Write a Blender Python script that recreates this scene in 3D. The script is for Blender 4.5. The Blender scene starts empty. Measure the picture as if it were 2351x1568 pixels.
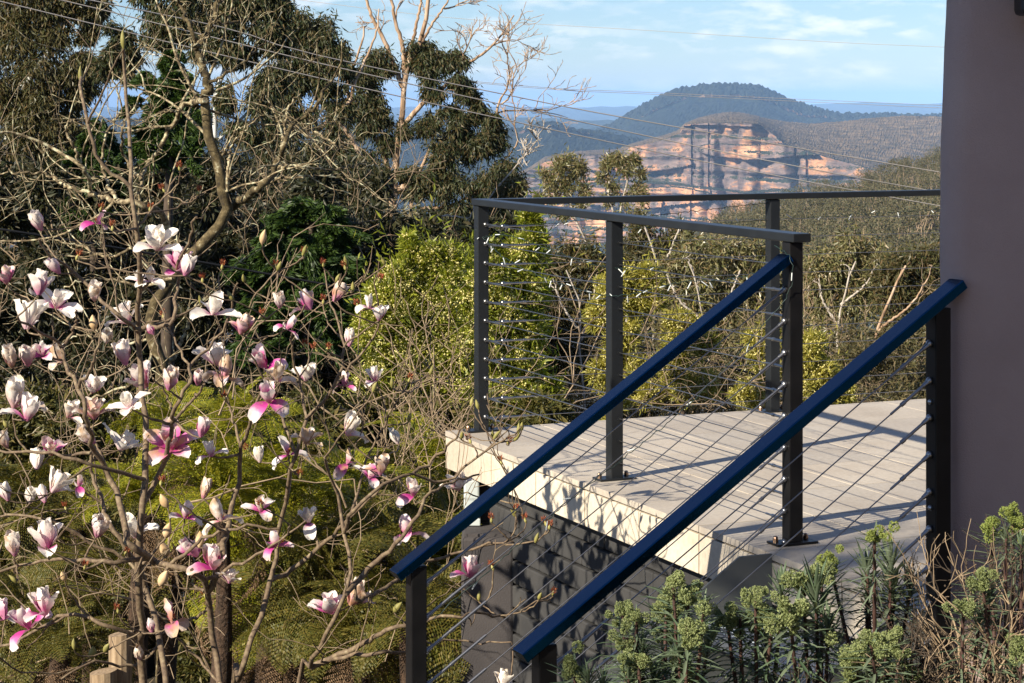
import bpy, math, random
import numpy as np
from mathutils import Vector

# ---------------------------------------------------------------- camera, light, sky, exposure
S = bpy.context.scene
F, CX, HY, CH = 4950.0, 1175.5, 227.0, 1.43      # focal length and picture centre of the measured photograph, camera height over the deck
cam_d = bpy.data.cameras.new('camera'); cam = bpy.data.objects.new('camera', cam_d)
S.collection.objects.link(cam); S.camera = cam
cam.location = (0, 0, CH); cam.rotation_euler = (math.pi / 2, 0, 0)
cam_d.sensor_width = 36; cam_d.lens = F / 2351 * 36; cam_d.shift_y = -(784 - HY) / 2351
cam_d.clip_start = 0.1; cam_d.clip_end = 200000

SUN_AZ = math.radians(226)                        # compass bearing of the sun, clockwise from +Y
SUN_EL = math.radians(30)
sdir = Vector((math.sin(SUN_AZ) * math.cos(SUN_EL), math.cos(SUN_AZ) * math.cos(SUN_EL), math.sin(SUN_EL)))
sun_d = bpy.data.lights.new('sun', 'SUN'); sun = bpy.data.objects.new('sun', sun_d); S.collection.objects.link(sun)
sun.rotation_euler = sdir.to_track_quat('Z', 'Y').to_euler()
sun_d.energy = 5.0; sun_d.angle = math.radians(0.5); sun_d.color = (1.0, 0.90, 0.74)

W = bpy.data.worlds.new('World'); S.world = W; W.use_nodes = True
nt = W.node_tree; nt.nodes.clear()
def WN(t): return nt.nodes.new(t)
def LK(a, b): nt.links.new(a, b)
out = WN('ShaderNodeOutputWorld'); bg = WN('ShaderNodeBackground'); sky = WN('ShaderNodeTexSky')
sky.sky_type = 'NISHITA'; sky.sun_disc = False; sky.sun_elevation = SUN_EL; sky.sun_rotation = SUN_AZ
sky.air_density = 1.0; sky.dust_density = 0.15; sky.ozone_density = 4.0; sky.altitude = 1000
bg.inputs['Strength'].default_value = 0.064
tc = WN('ShaderNodeTexCoord'); mp = WN('ShaderNodeMapping'); mp.inputs['Scale'].default_value = (52, 52, 170)
nz = WN('ShaderNodeTexNoise'); nz.inputs['Scale'].default_value = 1.0; nz.inputs['Detail'].default_value = 5; nz.inputs['Roughness'].default_value = .52
rp = WN('ShaderNodeValToRGB'); rp.color_ramp.elements[0].position = .47; rp.color_ramp.elements[1].position = .70
mp2 = WN('ShaderNodeMapping'); mp2.inputs['Scale'].default_value = (11, 11, 70); mp2.inputs['Location'].default_value = (3.1, 0, .4)
nz2 = WN('ShaderNodeTexNoise'); nz2.inputs['Scale'].default_value = 1.0; nz2.inputs['Detail'].default_value = 2
rp2 = WN('ShaderNodeValToRGB'); rp2.color_ramp.elements[0].position = .36; rp2.color_ramp.elements[1].position = .66
mm = WN('ShaderNodeMath'); mm.operation = 'MULTIPLY'; mk = WN('ShaderNodeMath'); mk.operation = 'MULTIPLY'; mk.inputs[1].default_value = .62
mix = WN('ShaderNodeMix'); mix.data_type = 'RGBA'; mix.inputs[7].default_value = (11.5, 11.0, 11.0, 1)
LK(tc.outputs['Generated'], mp.inputs[0]); LK(mp.outputs[0], nz.inputs['Vector']); LK(nz.outputs[0], rp.inputs[0])
LK(tc.outputs['Generated'], mp2.inputs[0]); LK(mp2.outputs[0], nz2.inputs['Vector']); LK(nz2.outputs[0], rp2.inputs[0])
LK(rp.outputs[0], mm.inputs[0]); LK(rp2.outputs[0], mm.inputs[1]); LK(mm.outputs[0], mk.inputs[0])
LK(mk.outputs[0], mix.inputs[0]); tin = WN('ShaderNodeMix'); tin.data_type = 'RGBA'; tin.blend_type = 'MULTIPLY'; tin.inputs[0].default_value = 1; tin.inputs[7].default_value = (.78, .86, 1.0, 1)
LK(sky.outputs[0], tin.inputs[6]); LK(tin.outputs[2], mix.inputs[6]); LK(mix.outputs[2], bg.inputs[0]); LK(bg.outputs[0], out.inputs[0])

S.view_settings.view_transform = 'Standard'; S.view_settings.look = 'None'; S.view_settings.exposure = 0.92; S.view_settings.gamma = 1
S.render.engine = 'CYCLES'
S.cycles.use_denoising = True; S.cycles.max_bounces = 8; S.cycles.transparent_max_bounces = 8; S.cycles.volume_bounces = 0
S.cycles.sample_clamp_indirect = 6

# ---------------------------------------------------------------- helpers
RNG = np.random.default_rng(7)
def P(x, y, Y):                                   # a point of the place, given where the photograph shows it and its distance
    return np.array([(x - CX) / F * Y, Y, CH - (y - HY) / F * Y])
A0 = np.array([-.132, 9.277, 0.0]); U = np.array([.915, .4036, 0]); U /= np.linalg.norm(U); Vv = np.array([U[1], -U[0], 0])
def K(a, b, z=0.0): return A0 + U * a + Vv * b + np.array([0, 0, z])      # deck coordinates: a away from the stair side, b along it
ROT = math.atan2(U[1], U[0])

class MB:
    def __init__(s): s.v = []; s.f = []; s.n = 0; s.c = []
    def add(s, v, f, c=None):
        v = np.asarray(v, float).reshape(-1, 3); f = np.asarray(f, int)
        s.v.append(v); s.f.append(f + s.n); s.n += len(v)
        s.c.append(np.full(len(v), .5) if c is None else np.asarray(c, float))
        return s
    def box(s, c, size, ax=None):                 # ax: three axis vectors
        ax = np.eye(3) if ax is None else np.asarray(ax, float)
        h = np.asarray(size, float) / 2
        sg = np.array([[x, y, z] for x in (-1, 1) for y in (-1, 1) for z in (-1, 1)]) * h
        return s.add(np.asarray(c, float) + sg @ ax, [[0, 1, 3, 2], [4, 6, 7, 5], [0, 4, 5, 1], [2, 3, 7, 6], [0, 2, 6, 4], [1, 5, 7, 3]])
    def tube(s, pts, r, k=6, cap=True, c=None):
        p = np.asarray(pts, float); n = len(p); r = np.broadcast_to(np.asarray(r, float), (n,))
        t = np.gradient(p, axis=0); t /= np.linalg.norm(t, axis=1)[:, None] + 1e-12
        m = t.mean(0); ref = np.eye(3)[int(np.argmin(np.abs(m)))]
        n1 = np.cross(t, ref); n1 /= np.linalg.norm(n1, axis=1)[:, None] + 1e-12; n2 = np.cross(t, n1)
        th = np.arange(k) * 2 * math.pi / k
        v = p[:, None, :] + r[:, None, None] * (np.cos(th)[None, :, None] * n1[:, None, :] + np.sin(th)[None, :, None] * n2[:, None, :])
        i = np.arange(n - 1)[:, None] * k; j = np.arange(k)[None, :]; j2 = (j + 1) % k
        f = np.stack([i + j, i + j2, i + k + j2, i + k + j], -1).reshape(-1, 4)
        s.add(v, f, None if c is None else np.repeat(np.broadcast_to(c, (n,)), k))
        if cap and k >= 5:
            b = s.n - n * k
            for st in (0, (n - 1) * k):
                s.add(v.reshape(-1, 3)[st:st + k], np.arange(k)[None, :])
        return s
    def ball(s, c, r, nu=8, nv=6, sc=(1, 1, 1), ax=None, cc=None):
        th = np.linspace(0, math.pi, nv + 1); ph = np.arange(nu) * 2 * math.pi / nu
        v = np.stack([np.sin(th)[:, None] * np.cos(ph), np.sin(th)[:, None] * np.sin(ph), np.cos(th)[:, None] + 0 * ph], -1).reshape(-1, 3) * r * np.asarray(sc)
        if ax is not None: v = v @ np.asarray(ax)
        i = np.arange(nv)[:, None] * nu; j = np.arange(nu)[None, :]; j2 = (j + 1) % nu
        return s.add(v + np.asarray(c), np.stack([i + j, i + nu + j, i + nu + j2, i + j2], -1).reshape(-1, 4), None if cc is None else np.full(len(v), cc))
    def grid(s, v, c=None):                       # v: (rows, cols, 3)
        v = np.asarray(v, float); n, m = v.shape[:2]
        i = np.arange(n - 1)[:, None] * m; j = np.arange(m - 1)[None, :]
        return s.add(v.reshape(-1, 3), np.stack([i + j, i + j + 1, i + m + j + 1, i + m + j], -1).reshape(-1, 4), c)
    def build(s, name, mat, parent=None, smooth=False, bevel=0, attr=False):
        me = bpy.data.meshes.new(name)
        v = np.concatenate(s.v); o0 = np.zeros(3)
        if parent is not None: o0 = np.array(parent.matrix_world.translation) if parent.parent is None and parent.rotation_euler.z == 0 else np.array(WLOC.get(parent.name, (0, 0, 0)))
        fl = [f.reshape(len(f), -1) for f in s.f]
        lt = np.concatenate([np.full(len(f), f.shape[1]) for f in fl]); lv = np.concatenate([f.ravel() for f in fl])
        me.vertices.add(len(v)); me.vertices.foreach_set('co', (v - o0).astype(np.float32).ravel())
        me.loops.add(len(lv)); me.loops.foreach_set('vertex_index', lv.astype(np.int32))
        me.polygons.add(len(lt)); me.polygons.foreach_set('loop_start', (np.cumsum(lt) - lt).astype(np.int32))
        me.update(calc_edges=True)
        me.polygons.foreach_set('use_smooth', np.full(len(lt), bool(smooth)))
        if attr:
            at = me.attributes.new('tone', 'FLOAT', 'POINT'); at.data.foreach_set('value', np.concatenate(s.c).astype(np.float32))
        me.validate()
        ob = bpy.data.objects.new(name, me); S.collection.objects.link(ob)
        for mt in (mat if isinstance(mat, (list, tuple)) else [mat]): me.materials.append(mt)
        if parent is not None: ob.parent = parent
        WLOC[ob.name] = tuple(o0)
        if bevel:
            b = ob.modifiers.new('edge', 'BEVEL'); b.width = bevel; b.segments = 2; b.limit_method = 'ANGLE'; b.angle_limit = .7
        return ob
WLOC = {}
def thing(name, label, cat, loc=(0, 0, 0), group=None, kind=None):
    o = bpy.data.objects.new(name, None); S.collection.objects.link(o); o.location = loc; o.empty_display_size = .1
    o.matrix_world.translation = Vector(loc); WLOC[o.name] = tuple(loc)
    return tag(o, label, cat, group, kind)
def tag(o, label, cat=None, group=None, kind=None):
    o['label'] = label
    if cat: o['category'] = cat
    if group: o['group'] = group
    if kind: o['kind'] = kind
    return o
def struct(o, label, kind='structure'): o['kind'] = kind; o['label'] = label; return o
def spline(pts, n):
    p = np.asarray(pts, float); d = np.r_[0, np.cumsum(np.linalg.norm(np.diff(p, axis=0), axis=1) + 1e-9)]
    q = np.vstack([2 * p[0] - p[1], p, 2 * p[-1] - p[-2]]); t = np.linspace(0, d[-1], n); i = np.clip(np.searchsorted(d, t, 'right') - 1, 0, len(p) - 2)
    u = ((t - d[i]) / (d[i + 1] - d[i]))[:, None]; a, b, c, e = q[i], q[i + 1], q[i + 2], q[i + 3]
    return .5 * (2 * b + (c - a) * u + (2 * a - 5 * b + 4 * c - e) * u**2 + (3 * b - a - 3 * c + e) * u**3)
def unit(v): v = np.asarray(v, float); return v / (np.linalg.norm(v, axis=-1, keepdims=True) + 1e-12)

# value noise for terrain shapes
_perm = np.random.default_rng(3).random((256, 256))
def vnoise(x, y):
    x = np.asarray(x, float); y = np.asarray(y, float); xi = np.floor(x).astype(int); yi = np.floor(y).astype(int); u = x - xi; v = y - yi
    u = u * u * (3 - 2 * u); v = v * v * (3 - 2 * v); g = lambda a, b: _perm[a & 255, b & 255]
    return (g(xi, yi) * (1 - u) + g(xi + 1, yi) * u) * (1 - v) + (g(xi, yi + 1) * (1 - u) + g(xi + 1, yi + 1) * u) * v
def fbm(x, y, o=4):
    s = 0; a = .5
    for k in range(o): s = s + a * vnoise(x * 2**k + 17 * k, y * 2**k + 5 * k); a *= .5
    return s - .47

# ---------------------------------------------------------------- materials
def M(name):
    m = bpy.data.materials.new(name); m.use_nodes = True; t = m.node_tree; t.nodes.clear()
    o = t.nodes.new('ShaderNodeOutputMaterial'); return m, t, o
def pr(t, base=None, rough=.5, metal=0, spec=.5):
    p = t.nodes.new('ShaderNodeBsdfPrincipled'); p.inputs['Roughness'].default_value = rough; p.inputs['Metallic'].default_value = metal
    p.inputs['Specular IOR Level'].default_value = spec
    if base is not None: p.inputs['Base Color'].default_value = (*base, 1)
    return p
def ramp(t, stops):
    r = t.nodes.new('ShaderNodeValToRGB'); e = r.color_ramp.elements
    while len(e) < len(stops): e.new(.5)
    for k, (p, c) in enumerate(stops): e[k].position = p; e[k].color = (*c, 1)
    return r
def noise(t, scale, detail=4, rough=.55, vec=None, mapscale=None):
    n = t.nodes.new('ShaderNodeTexNoise'); n.inputs['Scale'].default_value = scale; n.inputs['Detail'].default_value = detail; n.inputs['Roughness'].default_value = rough
    c = t.nodes.new('ShaderNodeNewGeometry') if vec is None else None
    src = c.outputs['Position'] if vec is None else vec
    if mapscale is not None:
        mp = t.nodes.new('ShaderNodeMapping'); mp.inputs['Scale'].default_value = mapscale; t.links.new(src, mp.inputs[0]); src = mp.outputs[0]
    t.links.new(src, n.inputs['Vector']); return n
def mixc(t, fac, a, b, mode='MIX'):
    m = t.nodes.new('ShaderNodeMix'); m.data_type = 'RGBA'; m.blend_type = mode
    for i, q in ((0, fac), (6, a), (7, b)):
        if hasattr(q, 'links'): t.links.new(q, m.inputs[i])
        else: m.inputs[i].default_value = q if i == 0 else (*q, 1)
    return m.outputs[2]
def bump(t, h, p, strength=.3, dist=.01):
    b = t.nodes.new('ShaderNodeBump'); b.inputs['Strength'].default_value = strength; b.inputs['Distance'].default_value = dist
    t.links.new(h, b.inputs['Height']); t.links.new(b.outputs[0], p.inputs['Normal'])
def noisy(name, stops, scale, rough=.7, bs=.3, bd=.005, bscale=None, spec=.4, mapscale=None, metal=0, detail=5):
    m, t, o = M(name); n = noise(t, scale, detail, mapscale=mapscale); r = ramp(t, stops); p = pr(t, rough=rough, spec=spec, metal=metal)
    t.links.new(n.outputs[0], r.inputs[0]); t.links.new(r.outputs[0], p.inputs['Base Color'])
    if bs:
        n2 = noise(t, bscale or scale * 4, 4); bump(t, n2.outputs[0], p, bs, bd)
    t.links.new(p.outputs[0], o.inputs[0]); return m
def leafmat(name, cols, transl=.25, rough=.45, spec=.4):
    m, t, o = M(name); g = t.nodes.new('ShaderNodeNewGeometry'); k = len(cols)
    r = ramp(t, [(i / (k - 1), c) for i, c in enumerate(cols)]); t.links.new(g.outputs['Random Per Island'], r.inputs[0])
    p = pr(t, rough=rough, spec=spec); t.links.new(r.outputs[0], p.inputs['Base Color'])
    tr = t.nodes.new('ShaderNodeBsdfTranslucent'); t.links.new(mixc(t, 1.0, r.outputs[0], (1.25, 1.2, .6), 'MULTIPLY'), tr.inputs[0])
    mx = t.nodes.new('ShaderNodeMixShader'); mx.inputs[0].default_value = transl
    t.links.new(p.outputs[0], mx.inputs[1]); t.links.new(tr.outputs[0], mx.inputs[2]); t.links.new(mx.outputs[0], o.inputs[0]); return m
def plain(name, c, rough=.5, metal=0, spec=.5): 
    m, t, o = M(name); p = pr(t, c, rough, metal, spec); t.links.new(p.outputs[0], o.inputs[0]); return m

m_char = noisy('charcoal satin paint', [(.3, (.011, .0125, .0145)), (.7, (.016, .018, .020))], 9, .38, .12, .001, 90, spec=.3)
def glossy():
    m, t, o = M('blue black gloss paint'); n = noise(t, 60, 4); r = ramp(t, [(.70, (.006, .052, .155)), (.74, (.16, .15, .14))])
    n3 = noise(t, 7, 2); r3 = ramp(t, [(.55, (0, 0, 0)), (.70, (1, 1, 1))])
    t.links.new(n3.outputs[0], r3.inputs[0]); t.links.new(n.outputs[0], r.inputs[0])
    p = pr(t, rough=.24, metal=1.0, spec=.5); c = mixc(t, r3.outputs[0], (.006, .060, .150), r.outputs[0]); t.links.new(c, p.inputs['Base Color'])
    n2 = noise(t, 300, 3); bump(t, n2.outputs[0], p, .05, .001); t.links.new(p.outputs[0], o.inputs[0]); return m
m_gloss = glossy()
m_black = noisy('black satin paint', [(.3, (.006, .006, .0065)), (.7, (.011, .0105, .011))], 12, .4, .1, .001, 90, spec=.25)
m_steel = plain('stainless steel', (.36, .36, .36), .36, 1)
m_wire = plain('stainless cable', (.36, .35, .34), .38, 1)
m_bolt = plain('brassy bolt', (.5, .33, .22), .3, 1)
m_green = plain('dark green flex', (.012, .03, .025), .5)
m_bulb = plain('frosted white bulb', (.62, .66, .65), .25)
def tilemat(name, a, b, c):
    m, t, o = M(name); n = noise(t, 2.6, 5, .6); n2 = noise(t, 55, 3); g = t.nodes.new('ShaderNodeNewGeometry')
    r = ramp(t, [(.3, a), (.52, b), (.72, c)]); t.links.new(n.outputs[0], r.inputs[0])
    ri = ramp(t, [(0, (.86, .86, .86)), (1, (1.06, 1.04, 1.0))]); t.links.new(g.outputs['Random Per Island'], ri.inputs[0])
    col = mixc(t, 1.0, r.outputs[0], ri.outputs[0], 'MULTIPLY')
    r2 = ramp(t, [(.35, (.9, .9, .9)), (.6, (1.03, 1.03, 1.03))]); t.links.new(n2.outputs[0], r2.inputs[0])
    col = mixc(t, 1.0, col, r2.outputs[0], 'MULTIPLY')
    n5 = noise(t, 11, 4, mapscale=(1, 2.2, 1)); r5 = ramp(t, [(.58, (0, 0, 0)), (.78, (.4, .4, .4))]); t.links.new(n5.outputs[0], r5.inputs[0])
    col = mixc(t, r5.outputs[0], col, (.36, .27, .18))
    p = pr(t, rough=.62, spec=.3); t.links.new(col, p.inputs['Base Color']); bump(t, n2.outputs[0], p, .12, .002); t.links.new(p.outputs[0], o.inputs[0]); return m
m_tile = tilemat('sandstone floor tile', (.40, .35, .29), (.47, .42, .355), (.51, .465, .40))
m_fasc = tilemat('sandstone edge tile', (.50, .43, .34), (.62, .55, .44), (.66, .60, .50))
m_grout = plain('dirty grout', (.055, .036, .022), .95)
m_block = noisy('dark grey block', [(.3, (.026, .026, .027)), (.6, (.046, .045, .044)), (.8, (.068, .065, .062))], 6, .8, .4, .004, 60)
m_gap = plain('dark recess', (.012, .012, .012), .9)
m_render = noisy('purple brown render', [(.25, (.34, .25, .225)), (.55, (.41, .31, .28)), (.8, (.47, .37, .335))], 2.2, .9, .55, .004, 260, spec=.2)
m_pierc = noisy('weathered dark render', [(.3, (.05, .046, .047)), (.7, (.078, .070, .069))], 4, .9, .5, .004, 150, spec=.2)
m_plate = noisy('painted steel plate', [(.3, (.11, .12, .12)), (.7, (.15, .16, .155))], 5, .5, .1, .001, 60)
m_galv = noisy('galvanised tread', [(.3, (.30, .33, .36)), (.7, (.42, .45, .48))], 14, .38, .3, .003, 90, metal=.7)
m_pale = noisy('pale painted pipe', [(.3, (.42, .47, .46)), (.7, (.54, .58, .56))], 6, .5, .1, .001)
m_wood = noisy('weathered timber', [(.3, (.15, .10, .06)), (.5, (.28, .20, .12)), (.7, (.37, .28, .18))], 9, .85, .5, .004, 40, mapscale=(8, 8, .8))
# ---------------------------------------------------------------- ground and far country
def gz(X, Y):
    X = np.asarray(X, float); Y = np.asarray(Y, float)
    d = np.maximum(Y - 9.0, 0)
    z = -2.0 - .05 * np.minimum(d, 6) - .30 * np.clip(d - 6, 0, 60) - .24 * np.clip(d - 66, 0, 1200)
    bank = 1 / (1 + np.exp(-(X - .35) * 7)) * 1 / (1 + np.exp((Y - 5.35) * 9))
    z = z + bank * 1.65
    amp = np.clip(d / 60, 0, 8)
    z = z + amp * 3 * fbm(X / 90 + 9, Y / 90, 3) + .12 * fbm(X * .8, Y * .8 + 3, 3)
    return np.maximum(z, -340 + 10 * fbm(X / 900, Y / 900, 3))
ys = np.r_[np.linspace(-300, -5, 8), np.linspace(0, 14, 57), np.geomspace(14.4, 70000, 110)]
xs1 = np.r_[np.linspace(0, 8, 33), np.geomspace(8.4, 50000, 60)]; xs = np.r_[-xs1[:0:-1], xs1]
GX, GY = np.meshgrid(xs, ys)
gm = MB().grid(np.stack([GX, GY, gz(GX, GY)], -1))
m_ground = noisy('leaf litter and forest floor', [(.3, (.018, .016, .009)), (.5, (.045, .036, .02)), (.72, (.085, .062, .036))], 3.0, .95, .6, .02, 25)
struct(gm.build('ground', m_ground, smooth=True), 'steep garden slope and valley floor under the trees')

def rockmat():
    m, t, o = M('sandstone cliff'); g = t.nodes.new('ShaderNodeNewGeometry')
    at = t.nodes.new('ShaderNodeAttribute'); at.attribute_name = 'tone'
    n1 = noise(t, .016, 6, .66, mapscale=(.7, .7, 1.5)); n2 = noise(t, .03, 4, .6, mapscale=(1, 1, .5)); n3 = noise(t, .05, 4, .6, mapscale=(.35, .35, 2.4))
    r1 = ramp(t, [(.38, (.14, .115, .11)), (.50, (.23, .17, .145)), (.55, (.46, .24, .125)), (.68, (.62, .38, .22))]); t.links.new(n1.outputs[0], r1.inputs[0])
    r2 = ramp(t, [(.3, (.55, .55, .58)), (.55, (1, 1, 1))]); t.links.new(n2.outputs[0], r2.inputs[0])
    r3 = ramp(t, [(.36, (.62, .60, .60)), (.55, (1.05, 1.02, 1))]); t.links.new(n3.outputs[0], r3.inputs[0])
    rock = mixc(t, 1.0, mixc(t, 1.0, r1.outputs[0], r2.outputs[0], 'MULTIPLY'), r3.outputs[0], 'MULTIPLY')
    nv = noise(t, .03, 5, .65); rv = ramp(t, [(.35, (.06, .052, .03)), (.5, (.14, .10, .055)), (.66, (.26, .18, .095))]); t.links.new(nv.outputs[0], rv.inputs[0])
    nf = noise(t, .045, 5, .7); rf = ramp(t, [(.38, (.02, .028, .018)), (.65, (.055, .06, .035))]); t.links.new(nf.outputs[0], rf.inputs[0])
    s = t.nodes.new('ShaderNodeSeparateXYZ'); t.links.new(g.outputs['Normal'], s.inputs[0])
    nn = noise(t, .02, 5, .7); ad = t.nodes.new('ShaderNodeMath'); ad.operation = 'MULTIPLY_ADD'; ad.inputs[1].default_value = .7; t.links.new(nn.outputs[0], ad.inputs[0]); t.links.new(s.outputs[2], ad.inputs[2])
    rs = ramp(t, [(.90, (0, 0, 0)), (1.0, (1, 1, 1))]); t.links.new(ad.outputs[0], rs.inputs[0])
    rt = ramp(t, [(.45, (0, 0, 0)), (.55, (1, 1, 1))]); t.links.new(at.outputs['Fac'], rt.inputs[0])
    veg = mixc(t, rt.outputs[0], rf.outputs[0], rv.outputs[0])
    col = mixc(t, rs.outputs[0], rock, veg)
    p = pr(t, rough=.95, spec=.1); t.links.new(col, p.inputs['Base Color']); bump(t, n3.outputs[0], p, .8, 6); t.links.new(p.outputs[0], o.inputs[0]); return m
m_rock = rockmat()
def forestmat(name, a, b, scale):
    m, t, o = M(name); n = noise(t, scale, 6, .7); r = ramp(t, [(.35, a), (.68, b)]); t.links.new(n.outputs[0], r.inputs[0])
    g = t.nodes.new('ShaderNodeNewGeometry'); s = t.nodes.new('ShaderNodeSeparateXYZ'); t.links.new(g.outputs['Normal'], s.inputs[0])
    n2 = noise(t, scale * .35, 4, .6); ad = t.nodes.new('ShaderNodeMath'); ad.operation = 'MULTIPLY_ADD'; ad.inputs[1].default_value = 1.1; t.links.new(n2.outputs[0], ad.inputs[0]); t.links.new(s.outputs[2], ad.inputs[2])
    rs = ramp(t, [(.54, (1, 1, 1)), (.66, (0, 0, 0))]); t.links.new(ad.outputs[0], rs.inputs[0])
    col = mixc(t, rs.outputs[0], r.outputs[0], (.27, .17, .115))
    p = pr(t, rough=.95, spec=.1); t.links.new(col, p.inputs['Base Color']); bump(t, n.outputs[0], p, 1.0, .25 / scale); t.links.new(p.outputs[0], o.inputs[0]); return m
m_mtn = forestmat('forested mountain', (.012, .016, .012), (.035, .042, .026), .02)
m_farf = forestmat('far forest', (.03, .04, .02), (.05, .06, .04), .004)

def prof(pts, x): p = np.asarray(pts, float); return np.interp(x, p[:, 0], p[:, 1])
def relief(name, mat, label, xr, nx, curves, rows, amp, fx, attr=None, seed=0, rough=0.0, back=1500, depth_noise=None):
    """A hill surface through several level lines (each a picture profile at its own distance), with real relief and a back slope."""
    x = np.linspace(xr[0], xr[1], nx); R = []; T = []
    for k in range(len(curves) - 1):
        (c0, d0), (c1, d1) = curves[k][:2], curves[k + 1][:2]; n = rows[k]
        for i in range(n + (k == len(curves) - 2)):
            s = i / n; y0, y1 = prof(c0, x), prof(c1, x); D0 = prof(d0, x) if not np.isscalar(d0) else np.full(nx, float(d0)); D1 = prof(d1, x) if not np.isscalar(d1) else np.full(nx, float(d1))
            z0 = -(y0 - HY) / F * D0; z1 = -(y1 - HY) / F * D1
            D = D0 + (D1 - D0) * s; z = z0 + (z1 - z0) * s; a = amp[k]
            wx = (x - CX) / F * D
            dn = a * (fbm(wx * fx + seed, z * fx * .35 + seed + k * 0, 5) * 2)
            if depth_noise is not None: dn = dn + depth_noise(wx, z, k, s)
            edge = min(1, s * 4 + (1 if k else 0))
            Dn = D - dn * edge
            zz = z + rough * (RNG.random(nx) - .3) * (1 if k == 0 else .5)
            R.append(np.stack([(x - CX) / F * Dn, Dn, CH + zz], -1)); T.append(np.full(nx, 1.0 if (k == 0) else 0.0))
    top = R[0]; bk = top * np.array([1 + back / 20000, 1, 1]) + np.array([0, back, -back * .25])
    R = [bk] + R; T = [T[0]] + T
    o = MB().grid(np.stack(R)[:, ::-1], np.concatenate(T)).build(name, mat, smooth=False, attr=True)
    return struct(o, label)

# far plateaus, blue with distance
relief('far_plateau', m_farf, 'pale blue plateau along the horizon', (-2500, 5000), 260,
       [([(-2500, 246), (900, 247), (1150, 244), (1300, 247), (1450, 246), (1870, 241), (2000, 236), (2170, 239), (5000, 243)], 30000), ([(-2500, 320), (5000, 320)], 19000)], [14], [700], 1 / 5000, rough=25, back=6000)
relief('far_ridge', m_farf, 'blue wooded ridge below the far plateau', (-1800, 2600), 260,
       [([(-1800, 282), (600, 280), (1000, 276), (1160, 270), (1260, 272), (1330, 276), (1420, 276), (2600, 285)], 14000), ([(-1800, 345), (2600, 345)], 9800)], [24], [420], 1 / 2600, seed=5, rough=14, back=2500)
# the round topped mountain and its long shoulder
cr = [(900, 330), (1100, 322), (1300, 305), (1360, 299), (1400, 285), (1440, 263), (1480, 237), (1520, 217), (1560, 203), (1600, 195), (1650, 192), (1700, 193), (1745, 197), (1780, 211), (1810, 226), (1850, 240), (1890, 252), (1930, 259), (1990, 262), (2040, 260), (2090, 264), (2200, 262), (2400, 268), (3600, 275)]
mid = [(x, y + (30 if 1440 < x < 1860 else 18)) for x, y in cr]
low = [(900, 400), (1300, 372), (1450, 330), (1600, 300), (1800, 300), (2000, 300), (3600, 320)]
relief('mountain', m_mtn, 'round topped forested mountain with a broken cliff band', (900, 3600), 620,
       [(cr, 9000), (mid, 8750), ([(x, y + 11) for x, y in mid], 8735), (low, 7600), ([(900, 520), (3600, 520)], 6000)], [12, 8, 20, 14], [120, 25, 240, 240], 1 / 380, seed=11, rough=14, back=1500)
relief('wooded_ridge', m_mtn, 'dark blue wooded ridge with a small rocky knob', (-2200, 1620), 620,
       [([(-2200, 268), (0, 268), (300, 272), (640, 285), (900, 300), (1130, 306), (1160, 298), (1200, 293), (1225, 287), (1240, 281), (1268, 280), (1285, 283), (1310, 295), (1340, 300), (1400, 306), (1620, 350)], 6600),
        ([(-2200, 300), (900, 330), (1130, 320), (1268, 292), (1400, 320), (1620, 370)], 6450), ([(-2200, 640), (1620, 640)], 4500)], [10, 60], [60, 330], 1 / 420, seed=23, rough=11, back=1200)
# the cliff line: heath slope above, banded sandstone wall below
crest = [(1150, 440), (1190, 396), (1215, 384), (1250, 360), (1300, 350), (1360, 345), (1420, 343), (1450, 330), (1485, 320), (1520, 312), (1556, 300), (1572, 284), (1600, 272), (1640, 262), (1680, 257), (1715, 261), (1760, 272), (1800, 279), (1860, 284), (1930, 279), (2000, 271), (2080, 266), (2170, 268), (2400, 262), (3400, 280)]
edge_ = [(1150, 446), (1190, 404), (1250, 372), (1300, 360), (1420, 352), (1450, 338), (1520, 322), (1562, 306), (1572, 287), (1600, 283), (1640, 282), (1740, 283), (1765, 300), (1800, 328), (1850, 346), (1900, 361), (1980, 382), (2050, 402), (2120, 424), (2400, 470), (3400, 500)]
ledge = [(1150, 470), (1190, 432), (1300, 420), (1450, 412), (1560, 420), (1700, 436), (1850, 428), (2000, 428), (2120, 450), (2400, 500), (3400, 520)]
foot = [(1150, 560), (1300, 560), (1500, 545), (1700, 545), (1900, 530), (2100, 520), (3400, 560)]
cd = [(1150, 4720), (1250, 4640), (1420, 4570), (1560, 4430), (1640, 4350), (1740, 4300), (1800, 4250), (1870, 4190), (1930, 4150), (2100, 4060), (2400, 4000), (3400, 4100)]
def off(c, d): return [(x, y + d) for x, y in c]
def cliffnoise(wx, z, k, s):
    if k == 0: return 0 * wx
    butt = 50 * np.abs(vnoise(wx / 105 + 3.3, z / 700 + 1) - .5) * 2 + 28 * np.abs(vnoise(wx / 34 + 9, z / 160) - .5) * 2 + 16 * vnoise(wx / 11, z / 60) - 12 * (np.abs(vnoise(wx / 26 + 40, z / 500) - .5) < .035)
    ledges = 20 * (vnoise(z / 9.0 + .5 * vnoise(wx / 90, 0), wx / 300) - .5) + 26 * (vnoise(z / 31.0 + .6 * vnoise(wx / 120, 3), wx / 260 + 7) > .5)
    return (butt + ledges) * (1 if k < 4 else .4)
relief('sandstone_cliff', m_rock, 'orange and grey sandstone cliff with a brown heath slope above', (1150, 3000), 760,
       [(crest, off(cd, 1500)), (edge_, off(cd, 50)), (ledge, off(cd, 22)), (off(ledge, 6), off(cd, -30)), (foot, off(cd, -60)), ([(1150, 760), (3400, 760)], off(cd, -1300))],
       [40, 80, 4, 60, 30], [60, 34, 20, 36, 130], 1 / 160, seed=31, rough=2.5, depth_noise=cliffnoise, back=1500)

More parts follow.
